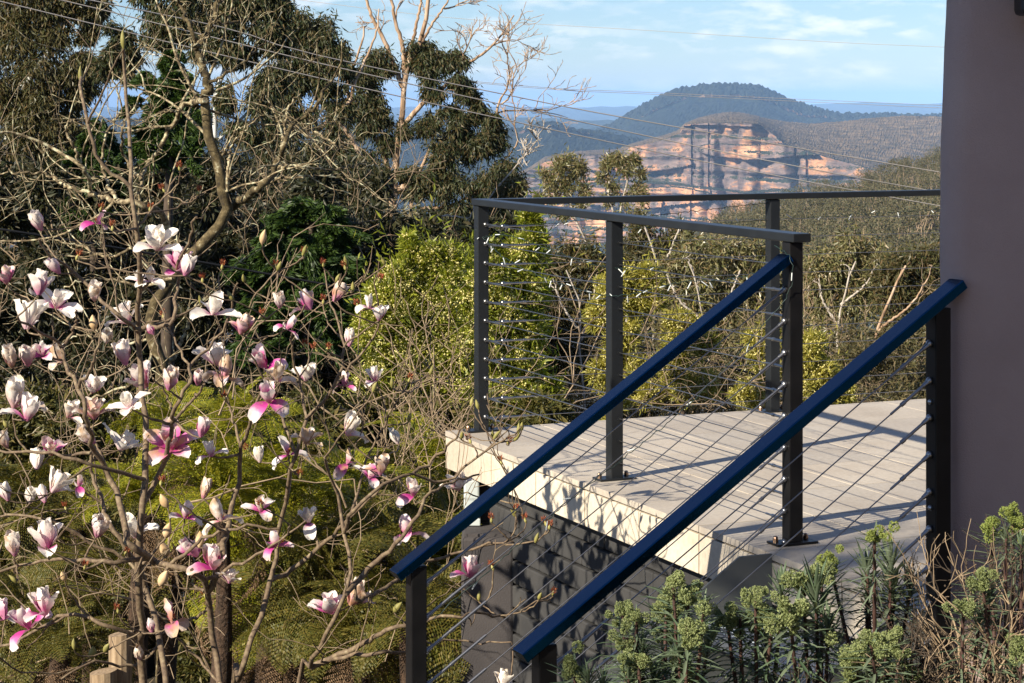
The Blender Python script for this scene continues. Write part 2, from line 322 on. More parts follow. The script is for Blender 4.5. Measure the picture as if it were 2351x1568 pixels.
# wooded hillside
hc = [(1380, 668), (1540, 598), (1590, 574), (1640, 545), (1694, 512), (1760, 494), (1812, 482), (1856, 464), (1910, 452), (1966, 444), (2010, 412), (2076, 397), (2131, 386), (2164, 378), (2300, 350), (2700, 330), (3400, 320)]
hillx = np.linspace(1380, 3000, 200); hs = np.linspace(0, 1, 50)
def hill(x, s):
    D0 = 900.; D1 = 300.; y0 = prof(hc, x); y1 = 700.0; D = D0 + (D1 - D0) * s
    z = -(y0 - HY) / F * D0 + (-(y1 - HY) / F * D1 + (y0 - HY) / F * D0) * s
    X = (x - CX) / F * D
    return np.stack([X, D + 0 * X, CH + z + 6 * fbm(X / 60, D / 60, 3)], -1)
m_hill = noisy('hill floor', [(.35, (.03, .026, .016)), (.65, (.075, .06, .035))], .12, .95, .5, 1, .6)
hx, hsv = np.meshgrid(hillx, hs); hv = hill(hx, hsv); bk = hv[0] + np.array([0, 500, -110]); hv = np.concatenate([bk[None], hv])
struct(MB().grid(hv[:, ::-1]).build('hillside', m_hill, smooth=True), 'steep hillside under the eucalyptus forest')
# ---------------------------------------------------------------- deck
AX = np.array([U, Vv, [0, 0, 1]])
deck = thing('tiled_deck', 'raised terrace floored with pale sandstone tiles above a dark block wall', 'deck', tuple(K(1, 1, 0)))
def R2(): return RNG.random()
mb = MB(); pitch = .4405; aedge = -.137
bl = np.arange(-.075, 3.95, .0) if False else None
bs_ = [-.075] + [-.015 + pitch * k for k in range(1, 9)] + [3.585]
as_ = [aedge] + [aedge + .445 * k for k in range(1, 11)]
for i in range(len(as_) - 1):
    for j in range(len(bs_) - 1):
        a0, a1, b0, b1 = as_[i] + .003, as_[i + 1] - .003, bs_[j] + .003, bs_[j + 1] - .003
        if i == 0: a0 -= .004
        mb.box(K((a0 + a1) / 2, (b0 + b1) / 2, -.011 + .0008 * R2()), (a1 - a0, b1 - b0, .022), AX)
mb.build('floor_tiles', m_tile, deck, bevel=.0007)
mb = MB(); a1, b1 = as_[-1], bs_[-1]
mb.box(K((aedge + .012 + a1) / 2, (b1 - .08) / 2, -.075), (a1 - aedge - .012, b1 + .04, .105), AX)
mb.build('slab', m_grout, deck)
mb = MB()
for j in range(len(bs_) - 1):
    b0, b1_ = bs_[j] + .004, bs_[j + 1] - .004
    mb.box(K(aedge + .008 + .001 * R2(), (b0 + b1_) / 2, -.0945), (.018, b1_ - b0, .131), AX)
for i in range(len(as_) - 1):
    mb.box(K((as_[i] + as_[i + 1]) / 2 + (.009 if i == 0 else 0), -.068, -.093), (as_[i + 1] - as_[i] - .005 - (.018 if i == 0 else 0), .018, .132), AX)
mb.build('edge_tiles', m_fasc, deck, bevel=.002)

# block wall under the deck, pier, pipe and post at its end
wall = thing('block_wall', 'dark grey block wall with thin courses under the terrace edge', 'wall', tuple(K(0, 2, -1.2)))
mb = MB(); ch = .100; zt = -.165
for c in range(19):
    z = zt - c * ch; b = .10 - (.2 if c % 2 else 0)
    while b < 3.57:
        L = .59; b0, b1_ = max(b, .06), min(b + L, 3.57)
        if b1_ > b0 + .02: mb.box(K(.05 + .004 * R2(), (b0 + b1_) / 2, z - ch / 2), (.19, b1_ - b0 - .004, ch - .010), AX)
        b += L
mb.build('blocks', m_block, wall, bevel=.006)
MB().box(K(.11, 1.8, zt - .95), (.16, 3.5, 1.9), AX).build('mortar', m_gap, wall)

pier = thing('rendered_pier', 'short dark rendered pier standing under the corner of the terrace', 'pier', tuple(K(.0, .1, -2.2)))
cpt = P(1119, 1235, 8.86); zc = cpt[2]
mb = MB().box((cpt[0], cpt[1] + .12, zc - .95), (.215, .24, 1.9)); mb.build('shaft', m_pierc, pier, bevel=.012)
MB().box((cpt[0], cpt[1] + .12, zc + .006), (.19, .20, .012)).build('cap', m_pierc, pier)
px = P(1083, 1100, 9.06)
pipe = thing('downpipe', 'pale square downpipe running from the terrace edge to the pier top', 'downpipe', (px[0], px[1], zc + .012))
mb = MB().box((px[0], px[1], (zc - .16) / 2 + .004), (.066, .05, -.16 - zc - .02)); mb.build('pipe', m_pale, pipe, bevel=.008)
MB().box((px[0], px[1], zc + .03), (.074, .058, .03)).build('collar', m_pale, pipe, bevel=.004)
pp = P(1112, 1100, 9.12)
sp = thing('steel_prop', 'black steel prop beside the pale downpipe under the terrace', 'post', (pp[0], pp[1], zc + .012))
MB().box((pp[0], pp[1], (zc - .14) / 2 + .005), (.045, .045, -.14 - zc - .03)).build('shaft', m_char, sp, bevel=.003)
MB().box((pp[0], pp[1], zc + .018), (.08, .08, .01)).build('foot_plate', m_char, sp)

# ---------------------------------------------------------------- deck railing
PW = .05; TOPZ = 1.0; RH, RW = .028, .066
dr = thing('deck_railing', 'charcoal cable railing with square posts around the terrace corner', 'railing', tuple(K(0, 0, 0)))
def post_on_plate(parent, a, b, z0, z1, mat, plate_ax=True):
    p = MB().box(K(a, b, (z0 + z1) / 2), (PW, PW, z1 - z0), AX).build('post', mat, parent, bevel=.0035)
    MB().box(K(a, b, z0 + .004), (.150, .075, .008), AX).build('base_plate', mat, p, bevel=.002)
    for s in (-1, 1):
        bb = MB(); bb.tube([K(a + s * .056, b - .012, z0 + .008), K(a + s * .056, b - .012, z0 + .017)], .0095, 6); bb.ball(K(a + s * .056, b - .012, z0 + .019), .0085, 8, 6)
        bb.build('bolt', m_bolt, p, smooth=False)
    return p
posts = [(0, 0), (0, 1.281), (0, 2.562), (1.447, 0), (2.75, 0)]
for a, b in posts: post_on_plate(dr, a, b, .001, TOPZ - RH - .0005, m_char if (a, b) != (0, 2.562) else m_black)
MB().box(K(0, (2.562 + .06 - .035) / 2, TOPZ - RH / 2), (RW, 2.562 + .06 + .035, RH), AX).build('handrail', m_char, dr, bevel=.003)
MB().box(K((.035 + 3.3) / 2 + .001, 0, TOPZ - RH / 2), (3.3 - .035, RW, RH - .0012), AX).build('handrail', m_char, dr, bevel=.003)
def fitting(mb, p, d):                            # eye, fork and swaged stud at a cable's end
    p = np.asarray(p); d = unit(d)
    mb.ball(p + d * .004, .011, 8, 6); mb.tube([p, p + d * .03], [.0085, .006], 8); mb.tube([p + d * .028, p + d * .10], .0046, 8); mb.tube([p + d * .10, p + d * .115], .0062, 6); mb.tube([p + d * .115, p + d * .155], .0036, 6)
for k in range(11):
    z = .0656 + .0825 * k
    f = MB(); fitting(f, K(.008, .025, z), Vv); f2 = MB(); fitting(f2, K(.008, 2.537, z), -Vv)
    c = MB().tube([K(.008, .026, z), K(.008, .7, z - .002), K(.008, 1.281, z), K(.008, 1.9, z - .002), K(.008, 2.536, z)], .0019, 6).build('cable', m_wire, dr, smooth=True)
    f.build('fitting', m_steel, c, smooth=True); f2.build('fitting', m_steel, c, smooth=True)
    mb = MB(); fitting(mb, K(.10, -.008, z - .012), U); mb.tube([K(.025, -.008, z - .012), K(.1, -.008, z - .012)], .0046, 6)
    c = MB().tube([K(.026, -.008, z - .012), K(.75, -.008, z - .0135), K(1.447, -.008, z - .012), K(2.2, -.008, z - .013), K(3.3, -.008, z - .012)], .0016, 6).build('cable', m_wire, dr, smooth=True)
    mb.build('fitting', m_steel, c, smooth=True)
    for a, b, d in ((0, 1.281, Vv),):
        g = MB()
        for s in (1,): g.tube([K(.008, 1.281 + .0255, z), K(.008, 1.281 + .0285, z)], .0075, 10)
        g.build('grommet', m_char, c)

# ---------------------------------------------------------------- stair railings
SL = .672
def stair_rail(name, label, b, ztop, a_top, a_bot, top_post_a, own_top):
    t = thing(name, label, 'railing', tuple(K(a_top, b, 0)))
    d = unit(np.array([*(-U[:2]), -SL])); n = unit(np.cross(Vv, d)); n = n if n[2] > 0 else -n
    zt = lambda a: ztop + SL * a
    p0, p1 = K(a_top, b, zt(a_top)), K(a_bot, b, zt(a_bot)); L = np.linalg.norm(p1 - p0)
    MB().box((p0 + p1) / 2 - n * RH / 2, (L, RW, RH), np.array([d, Vv, n])).build('handrail', m_gloss, t, bevel=.003)
    ab = a_bot + .075
    pb = MB().box(K(ab, b, (zt(ab) - .036 - 1.4) / 2), (PW, PW, zt(ab) - .036 + 1.4), AX).build('post', m_black, t, bevel=.0035)
    if own_top:
        zz = zt(top_post_a) - .036
        MB().box(K(top_post_a, b, (zz - .42) / 2), (PW, PW, zz + .42), AX).build('post', m_black, t, bevel=.0035)
        for z in (-.06, -.14):
            bm = MB(); bm.ball(K(top_post_a - .026, b, z), .011, 8, 6); bm.build('bolt', m_steel, t)
        for z in (.31, .60): MB().ball(K(top_post_a - .026, b, z), .008, 8, 6).build('bolt', m_steel, t)
    for k in range(9):
        z0 = ztop - .115 - .1015 * k; a0 = top_post_a - .026; a1 = ab + .026
        q0 = K(a0, b, z0 + SL * (a0)); q1 = K(a1, b, z0 + SL * a1)
        c = MB().tube([q0, (q0 + q1) / 2 + np.array([0, 0, -.0015]), q1], .0019, 6).build('cable', m_wire, t, smooth=True)
        fm = MB(); fitting(fm, q0, q1 - q0); fm.build('fitting', m_steel, c, smooth=True)
        e = unit(q0 - q1); fm = MB(); fitting(fm, q1, q0 - q1); fm.tube([q1 + e * .1, q1 + e * .24], .0046, 8); fm.build('fitting', m_steel, c, smooth=True)
    return t
stair_rail('stair_railing', 'glossy blue black stair railing joined to the terrace corner post', 2.562, .953, -.030, -1.372, -.0, False)
stair_rail('stair_railing', 'glossy blue black stair railing ending against the brown rendered pillar', 3.60, 1.005, -.105, -1.43, -.165, True)

struct(MB().box((1.85, 1.4, -.33), (2.1, 6.0, .06)).build('bounce_slab', m_tile), 'pale slab added out of view to bounce light onto the pillar')  # unseen pale surface added to throw sunlight up onto the pillar
# staircase
st = thing('steel_staircase', 'steel stair with grey side plate and galvanised chequer plate treads', 'staircase', tuple(K(-.8, 3.1, -1.4)))
for b in (2.66, 3.50):
    prof_ = [(-.139, .0), (-.255, .0), (-2.0, -1.745 * SL), (-2.0, -1.745 * SL - .30), (-.40, -.42), (-.139, -.42)]
    v = np.array([K(a, b, z) for a, z in prof_] + [K(a, b + .008, z) for a, z in prof_])
    mb = MB(); mb.add(v, [[0, 1, 2, 3, 4, 5]]); mb.add(v, [[11, 10, 9, 8, 7, 6]])
    mb.add(v, [[i, 6 + i, 6 + (i + 1) % 6, (i + 1) % 6] for i in range(6)]); mb.build('side_plate', m_plate, st)
for k in range(6):
    a = -.29 - .26 * k; z = -.19 - .175 * k
    tr = MB().box(K(a, 3.084, z), (.27, .83, .006), AX).box(K(a - .132, 3.084, z - .022), (.006, .83, .038), AX).build('tread', m_galv, st)
    mb = MB()
    for i in range(9):
        for j in range(24):
            sg = 1 if (i + j) % 2 else -1; ax = np.array([unit(U + sg * Vv), unit(Vv - sg * U), [0, 0, 1]])
            mb.box(K(a - .11 + .0275 * i, 2.70 + .033 * j, z + .0042), (.022, .005, .0024), ax)
    mb.build('tread_pattern', m_galv, tr)

# ---------------------------------------------------------------- pillar of the house, and the unseen slab added to shade it
col = thing('rendered_pillar', 'tall purple brown rendered pillar of the house beside the stair', 'pillar', (1.55, 6.2, -2))
zz = np.linspace(-1.9, 3.1, 60); rows = []
for z in zz:
    lx = np.interp(z, [-1.9, .0, 1.0, 1.45, 1.75, 3.1], [1.192, 1.192, 1.192, 1.199, 1.212, 1.245]) + .0015 * math.sin(z * 9) + .001 * math.sin(z * 23)
    yf = 5.94; pts = [(lx + .30, yf + .75), (lx + .12, yf + .45)]
    for q in range(7):
        th = q / 6 * math.pi / 2; pts.append((lx + .07 * (1 - math.cos(th)), yf + .07 * (1 - math.sin(th))))
    pts += [(lx + .3, yf - .002), (lx + .6, yf), (1.95, yf), (1.95, yf + .75)]
    rows.append([(x, y, z) for x, y in pts])
MB().grid(np.array(rows)).build('shaft', m_render, col, smooth=True)
lp = P(2351, 15, 5.82)
wl = thing('wall_lamp', 'dark wall lamp with rounded corner high on the brown pillar', 'lamp', (lp[0] + .07, 5.84, lp[2] + .1))
MB().box((lp[0] + .078, 5.838, lp[2] + .082), (.18, .115, .21)).build('housing', m_black, wl, bevel=.014)
MB().box((lp[0] + .078, 5.897, lp[2] + .09), (.10, .012, .12)).build('bracket', m_char, wl)
MB().box((lp[0] + .078, 5.78, lp[2] + .075), (.12, .004, .12)).build('lens', plain('frosted lens', (.5, .5, .48), .2), wl)
rf = thing('shade_slab', 'broad flat slab added out of view to shade the brown pillar', 'blocker', (1.5, 4.5, 3.1))  # added above the view, outline cut to keep the sun off the pillar
ro = [(-2.9, 2.42), (1.6, 6.75), (1.98, 6.35), (.5, 4.93), (-2.52, 2.02)]; rv_ = np.array([(x, y, z) for z in (3.1, 3.26) for x, y in ro])
MB().add(rv_, [[4, 3, 2, 1, 0]]).add(rv_, [[5, 6, 7, 8, 9]]).add(rv_, [[i, (i + 1) % 5, 5 + (i + 1) % 5, 5 + i] for i in range(5)]).build('plank', m_wood, rf)
MB().box((1.62, 6.45, 3.28), (.3, .3, .04)).build('cap_plate', m_black, rf)
hw = thing('house_wall', 'brown rendered wall of the house behind the garden bed', 'wall', (3, -3.2, -2))
MB().box((4.2, -3.3, .9), (15, .3, 4.2)).build('wall_face', m_render, hw); MB().box((3.2, 1.3, .6), (.3, 8.9, 3.4)).build('side_wall', m_pierc, hw)
MB().box((3.5, -3.135, .5), (1.7, .03, 2.0)).box((.2, -3.135, .5), (1.4, .03, 1.3)).build('window_glass', m_gloss, hw)

# fence-like timber posts at the garden edge
for (x, y, w, Y, lab) in ((277, 1455, 54, 8.7, 'taller grey timber post beside the magnolia stems'), (238, 1541, 62, 8.6, 'lower grey timber post cut square beside the taller one')):
    q = P(x, y, Y); r = w / 2 / F * Y; t = thing('timber_post', lab, 'post', (q[0], q[1], -2.1), group='timber garden posts')
    th = np.arange(14) * 2 * math.pi / 14; mb = MB()
    zr = np.linspace(-2.15, q[2], 10); v = np.array([[(q[0] + r * (1 + .03 * math.sin(3 * a + z)) * math.cos(a), q[1] + r * math.sin(a), z + (.008 * math.cos(a) if i == 9 else 0)) for a in th] for i, z in enumerate(zr)])
    i = np.arange(9)[:, None] * 14; j = np.arange(14)[None, :]; mb.add(v, np.stack([i + j, i + (j + 1) % 14, i + 14 + (j + 1) % 14, i + 14 + j], -1).reshape(-1, 4)); mb.add(v[-1], [list(range(14))])
    mb.build('shaft', m_wood, t)

# ---------------------------------------------------------------- wires in the air
m_line = plain('aluminium line', (.42, .38, .34), .6); m_black = plain('black service cable', (.01, .01, .01), .6)
def wire(name, label, cat, pts, r, mat, group=None):
    p = spline([P(*q) for q in pts], 40); o = MB().tube(p, r, 6).build(name, mat, smooth=True); return tag(o, label, cat, group)
G = 'overhead power lines'
wire('power_line', 'highest of three overhead wires slanting across the gum trees', 'wire', [(-200, -82, 24), (206, 0, 25), (525, 66, 26), (705, 121, 26.5), (1160, 217, 28), (1489, 280, 29), (2162, 396, 31), (2600, 468, 32)], .0075, m_line, G)
wire('power_line', 'middle of three overhead wires slanting across the gum trees', 'wire', [(-200, -70, 24), (140, 0, 25), (784, 157, 26.7), (1489, 313, 29), (1883, 392, 30), (2162, 442, 31), (2600, 515, 32)], .0075, m_line, G)
wire('power_line', 'lowest of three overhead wires slanting across the gum trees', 'wire', [(-200, -45, 24), (0, 3, 24.5), (784, 191, 26.7), (1489, 345, 29), (1907, 427, 30.2), (2149, 471, 31), (2600, 550, 32)], .0075, m_line, G)
G2 = 'thin far power lines'
wire('far_power_line', 'upper of two thin far wires crossing the sky above the mountain', 'wire', [(300, 110, 90), (700, 150, 95), (1240, 200, 100), (1489, 212, 103), (2165, 242, 110), (2700, 262, 115)], .012, m_line, G2)
wire('far_power_line', 'lower of two thin far wires crossing the sky above the mountain', 'wire', [(300, 112, 90), (700, 153, 95), (1240, 203, 100), (1489, 216, 103), (2165, 248, 110), (2700, 268, 115)], .012, m_line, G2)
wire('far_power_line', 'thin far wire high in the sky among the clouds', 'wire', [(300, -50, 120), (705, 2, 120), (1060, 43, 120), (1489, 70, 120), (1900, 96, 120), (2165, 108, 120), (2700, 130, 120)], .012, m_line, G2)
wire('service_cable', 'thick black cable sagging through the trees behind the magnolia', 'cable', [(-200, 500, 17), (0, 526, 17), (440, 598, 18), (950, 690, 19), (1250, 746, 20), (1350, 772, 20.5), (1700, 850, 22), (2113, 995, 24)], .011, m_black)

# ---------------------------------------------------------------- fairy lights on the railing
def fairy(label, pts, nb, seed, extra=()):
    rg = np.random.default_rng(seed); p = spline(pts, 120)
    p[1:-1] += rg.normal(0, .0022, (118, 3)); nb = int(nb * .8); t = thing('fairy_lights', label, 'fairy lights', tuple(p[0]), 'strings of fairy lights')
    MB().tube(p, .0014, 5).build('flex', m_green, t, smooth=True)
    for k in range(nb):
        q = p[int((k + .5 + rg.uniform(-.35, .35)) / nb * 119)]; d = unit(rg.normal(0, 1, 3) * [1, .5, .8] + [0, 0, -.9])
        L = rg.uniform(.017, .026)
        b = MB().tube([q + d * .004, q + d * .007, q + d * (.007 + L), q + d * (.008 + L)], [.0015, .0021, .0021, .0013], 6).build('bulb', m_bulb, t, smooth=True)
    return t
fairy('fairy light string drooping from the back post to the corner of the railing', [K(1.43, -.01, .955), K(1.1, -.012, .93), K(.75, -.012, .905), K(.4, -.014, .89), K(.06, -.014, .875)], 16, 1)
fairy('fairy light string along the back railing towards the pillar', [K(.55, -.03, .85), K(1.0, -.03, .86), K(1.43, -.03, .875), K(1.7, -.01, .885), K(2.2, -.01, .90), K(2.75, -.01, .92)], 18, 2)
fairy('fairy light string sagging along the front of the terrace railing', [K(-.028, .0, .87), K(.0, .04, .83), K(-.01, .25, .77), K(-.01, .6, .72), K(-.01, .95, .695), K(-.028, 1.28, .69), K(-.01, 1.5, .72), K(-.01, 1.8, .78), K(-.01, 2.15, .82), K(-.01, 2.5, .88)], 34, 3)
fairy('fairy light string along the upper front cables near the corner post', [K(-.012, .05, .84), K(-.012, .35, .86), K(-.012, .7, .83), K(-.012, 1.05, .80), K(-.01, 1.4, .80), K(-.01, 1.7, .83)], 13, 6)
fairy('fairy light string hanging from the end post down along the stair cables', [K(-.03, 2.5, .955), K(-.032, 2.6, .92), K(-.03, 2.60, .83), K(-.1, 2.57, .72), K(-.4, 2.575, .46), K(-.8, 2.575, .20), K(-1.25, 2.575, -.12)], 9, 4)
# ---------------------------------------------------------------- plants: helpers
m_barkp = noisy('pale gum bark', [(.3, (.22, .185, .15)), (.5, (.40, .35, .29)), (.7, (.52, .47, .41))], 7, .8, .3, .004, 40, mapscale=(3, 3, .7))
m_barko = noisy('peeling orange bark', [(.28, (.11, .07, .045)), (.45, (.30, .19, .11)), (.6, (.46, .34, .24)), (.75, (.50, .43, .36))], 5, .8, .4, .006, 40, mapscale=(3, 3, .45))
m_barkw = noisy('smooth white bark', [(.3, (.40, .40, .38)), (.6, (.60, .60, .57))], 5, .7, .15, .003, 30, mapscale=(2, 2, .6))
m_lich = noisy('lichen covered bark', [(.30, (.035, .026, .014)), (.44, (.12, .09, .048)), (.54, (.28, .22, .13)), (.62, (.44, .42, .27)), (.8, (.55, .53, .40))], 26, .9, .6, .006, 120)
m_moss = noisy('mossy dark bark', [(.30, (.025, .018, .009)), (.48, (.07, .052, .022)), (.60, (.14, .105, .05)), (.68, (.34, .31, .20)), (.8, (.45, .42, .32))], 24, .9, .6, .006, 120)
m_twig = noisy('dry twigs', [(.3, (.14, .095, .055)), (.7, (.36, .27, .175))], 18, .85, .2, .002, 90)
m_dark = noisy('dark stems', [(.3, (.03, .022, .015)), (.7, (.09, .065, .045))], 14, .9, .3, .003, 60)
G1 = [(.022, .034, .014), (.055, .070, .026), (.042, .060, .028), (.095, .092, .040), (.13, .09, .04), (.075, .095, .050), (.13, .10, .05)]
m_gum = leafmat('gum leaves', G1, .25, .42, .25)
m_gum2 = leafmat('brown green gum leaves', [(.045, .052, .018), (.095, .09, .034), (.12, .095, .04), (.06, .075, .03), (.15, .10, .045), (.10, .105, .055)], .25, .42, .25)
m_gum3 = leafmat('olive gum leaves', [(.095, .105, .036), (.17, .165, .065), (.23, .21, .10), (.13, .14, .05), (.30, .25, .13), (.20, .13, .055)], .25, .34, .5)
m_watt = leafmat('wattle leaves', [(.15, .19, .018), (.25, .29, .028), (.34, .36, .045), (.19, .23, .02), (.42, .40, .07)], .4, .42, .4)
m_wflo = leafmat('cream wattle blossom', [(.74, .68, .27), (.80, .74, .36), (.70, .62, .18)], .2, .8, .2)
m_wyel = leafmat('golden wattle leaves', [(.22, .22, .035), (.34, .31, .055), (.42, .37, .08), (.17, .19, .035)], .4, .5, .3)
m_con = leafmat('conifer needles', [(.014, .032, .007), (.030, .062, .010), (.06, .10, .015), (.022, .045, .010)], .15, .5, .35)
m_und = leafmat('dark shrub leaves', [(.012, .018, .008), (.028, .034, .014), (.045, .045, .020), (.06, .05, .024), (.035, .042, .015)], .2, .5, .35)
m_fern = leafmat('fern fronds', [(.11, .135, .012), (.20, .215, .017), (.36, .32, .025), (.15, .175, .014)], .35, .45, .35)
m_ferno = leafmat('olive fern fronds', [(.06, .07, .014), (.11, .105, .02), (.17, .135, .028), (.08, .088, .016)], .3, .5, .3)
m_dead = leafmat('dead fern fronds', [(.13, .08, .045), (.20, .13, .075), (.09, .055, .03)], .1, .8, .2)

def leaves(pos, d, L, Wd, rg, fold=.25, sick=.12):
    """one four-cornered folded blade for every position"""
    n = len(pos); d = unit(d); s = unit(np.cross(d, rg.normal(0, 1, (n, 3)))); up = np.cross(s, d)
    L = L * rg.uniform(.65, 1.25, (n, 1)); Wd = Wd * rg.uniform(.7, 1.2, (n, 1)); bend = rg.normal(0, sick, (n, 1)) * L
    v = np.stack([pos, pos + d * L * .42 + s * Wd / 2 + up * fold * Wd + s * bend * .5, pos + d * L + s * bend * -.4, pos + d * L * .46 - s * Wd / 2 + up * fold * Wd + s * bend * .5], 1)
    return v.reshape(-1, 3), np.arange(4 * n).reshape(n, 4)
def clumps(blobs, Y, rg, per=9, sub=.34, yj=.9):
    """sub-clump centres (metres) inside picture-measured crown blobs: (x, y, r, weight)"""
    C = []; Rr = []
    for q in blobs:
        x, y, r = q[:3]; wgt = q[3] if len(q) > 3 else 1; Yb = Y + (q[4] if len(q) > 4 else 0); c = P(x, y, Yb); rm = r / F * Yb
        k = max(3, int(per * wgt)); u = unit(rg.normal(0, 1, (k, 3))) * (rg.random((k, 1)) ** .45)
        C.append(c + u * rm * np.array([.85, yj, .85])); Rr.append(np.full(k, rm * sub))
    return np.concatenate(C), np.concatenate(Rr)
def foliage(C, Rr, n, L, Wd, rg, droop=.8, up=0.0, flat=1.0, out=.5, fold=.25):
    """n leaves round every clump centre; hanging leaves for gums, rising ones for shrubs"""
    k = len(C); o = rg.normal(0, 1, (k, n, 3)) * np.array([1, 1, flat]); pos = (C[:, None] + o * Rr[:, None, None] * .62).reshape(-1, 3)
    d = unit(o.reshape(-1, 3)) * out + rg.normal(0, .45, (k * n, 3)) + np.array([0, 0, -droop + up])
    return leaves(pos, d, L, Wd, rg, fold)
class Net:
    """a branching skeleton that grows twigs from its nearest nodes to given points"""
    def __init__(s): s.p = np.zeros((0, 3)); s.r = np.zeros(0); s.t = np.zeros((0, 3)); s.mb = MB()
    def limb(s, pts, r0, r1, n=24, k=7, wob=0.0, rg=RNG):
        p = spline(pts, n)
        if wob: p[1:-1] += rg.normal(0, wob, (n - 2, 3))
        r = np.linspace(r0, r1, n); s.mb.tube(p, r, k); s.reg(p, r); return p
    def reg(s, p, r):
        s.p = np.vstack([s.p, p]); s.r = np.r_[s.r, r]; s.t = np.vstack([s.t, unit(np.gradient(p, axis=0))])
    def grow(s, targets, r_tip=.003, taper=.55, rmax=.03, rise=.5, n=9, k=5, wob=.012, rg=RNG, minr=0, endir=None):
        T = np.asarray(targets); d0 = np.array([np.min(np.linalg.norm(s.p - t, axis=1)) for t in T]); P_ = []
        for i in np.argsort(d0):
            t = T[i]; v = t - s.p; L = np.linalg.norm(v, axis=1); c = L * (1 + rise * np.clip(-v[:, 2] / (L + 1e-6), 0, 1)) + (s.r < minr) * .3
            c = c * (1 + .5 * np.clip(-np.sum(v * s.t, 1) / (L + 1e-6), 0, 1)); j = int(np.argmin(c)); a = s.p[j]; Lj = L[j]
            if Lj < 1e-4: continue
            ctrl = a + (s.t[j] * .45 + unit(v[j]) * .25) * Lj
            if endir is not None: ctrl = .5 * ctrl + .5 * (t - endir[i] * Lj * .5)
            u = np.linspace(0, 1, n)[:, None]; p = (1 - u)**2 * a + 2 * u * (1 - u) * ctrl + u**2 * t
            p[1:-1] += rg.normal(0, wob * Lj, (n - 2, 3)); r0 = min(max(s.r[j] * taper, r_tip * 1.15), rmax); r = np.linspace(r0, r_tip, n)
            s.mb.tube(p, r, k, cap=False); s.reg(p[1:], r[1:]); P_.append(p[-1])
        return P_
def twigs(mb, p, d, L, r, depth, rg, k=5, spread=.65, up=.15, kids=(2, 4), kink=.22, minr=.0012):
    """bare forked twigs"""
    n = 6; pts = [np.asarray(p, float)]; dd = unit(d)
    for i in range(n - 1):
        dd = unit(dd + rg.normal(0, kink, 3) + np.array([0, 0, up * .3])); pts.append(pts[-1] + dd * L / (n - 1))
    mb.tube(pts, np.linspace(r, max(r * .45, minr), n), k, cap=False)
    if depth > 0:
        for _ in range(rg.integers(*kids) + 1):
            j = rg.integers(1, n); s_ = unit(unit(pts[j] - pts[j - 1]) + rg.normal(0, spread, 3) + np.array([0, 0, up]))
            twigs(mb, pts[j], s_, L * rg.uniform(.45, .8), max(r * .6, minr), depth - 1, rg, k, spread, up, kids, kink, minr)
def D(pts, Y): return [P(q[0], q[1], Y + (q[2] if len(q) > 2 else 0)) for q in pts]

def gum(label, Y, limbs, blobs, seed, bark, leafm, n=110, L=.12, Wd=.020, per=9, name='eucalyptus_tree', group='eucalyptus trees', droop=.9, bare=(), r_tip=.0035, sub=.34, dens=1.0, every=2, tf=0):
    rg = np.random.default_rng(seed); b0 = limbs[0][0][0]; base = P(*b0[:2], Y); gzb = float(gz(base[0], base[1])); base = np.array([base[0], base[1], min(gzb, base[2] - .2)])
    t = thing(name, label, 'tree', tuple(base), group); net = Net()
    for k, (pts, w0, w1) in enumerate(limbs):
        q = D(pts, Y - tf)
        if k == 0: q = [base - [0, 0, .2], (base * .5 + q[0] * .5)] + q
        net.limb(q, w0 / 2 / F * Y, w1 / 2 / F * Y, n=30, k=8, wob=.006 * Y / 30, rg=rg)
    C, Rr = clumps(blobs, Y, rg, per, sub)
    net.grow(C[::every], r_tip=r_tip, rmax=.045, rise=.35, rg=rg, wob=.02, minr=r_tip * 1.5, taper=.4)
    for (x, y, dx, dy, Lp) in bare:
        p = P(x, y, Y); d = P(x + dx, y + dy, Y + rg.normal(0, .5)) - p; twigs(net.mb, p, d, Lp / F * Y, .018, 3, rg, 4, .5, .12, minr=.005)
    net.mb.build('trunk', bark, t, smooth=True)
    n = int(n * 1.5 * dens); Wd *= 1.3
    v, f = foliage(C, Rr, n, L, Wd, rg, droop=droop); mb = MB().add(v, f)
    # hanging leaves a little outside every clump break the outline
    v, f = foliage(C, Rr * 1.7, max(6, n // 5), L, Wd, rg, droop=droop); mb.add(v, f)
    mb.build('crown', leafm, t); return t

# ---------------------------------------------------------------- the gum trees
gum('dense eucalyptus with a pale leaning limb, reaching over the top left corner', 34,
    [([(-30, 760), (-10, 560), (5, 400), (28, 252), (40, 215), (84, 161), (122, 98), (157, 17), (170, -40)], 30, 12), ([(-60, 290), (0, 255), (45, 210)], 20, 14), ([(28, 252), (10, 150), (-20, 40)], 12, 5), ([(5, 400), (60, 330), (110, 270), (150, 220)], 10, 4)],
    [(40, 30, 75), (110, 50, 65), (60, 130, 85), (150, 165, 60), (185, 205, 35), (30, 220, 60), (100, 235, 60), (-40, 100, 80), (200, 40, 36, .5), (225, 15, 28, .5), (205, 85, 22, .5), (195, 130, 22, .6), (60, 300, 70), (140, 290, 55), (-20, 350, 80), (90, 370, 70), (170, 350, 40, .7), (60, -40, 80), (150, -20, 60, .7), (20, 430, 80), (130, 440, 70)], 101, m_barkw, m_gum2, n=150, per=11)
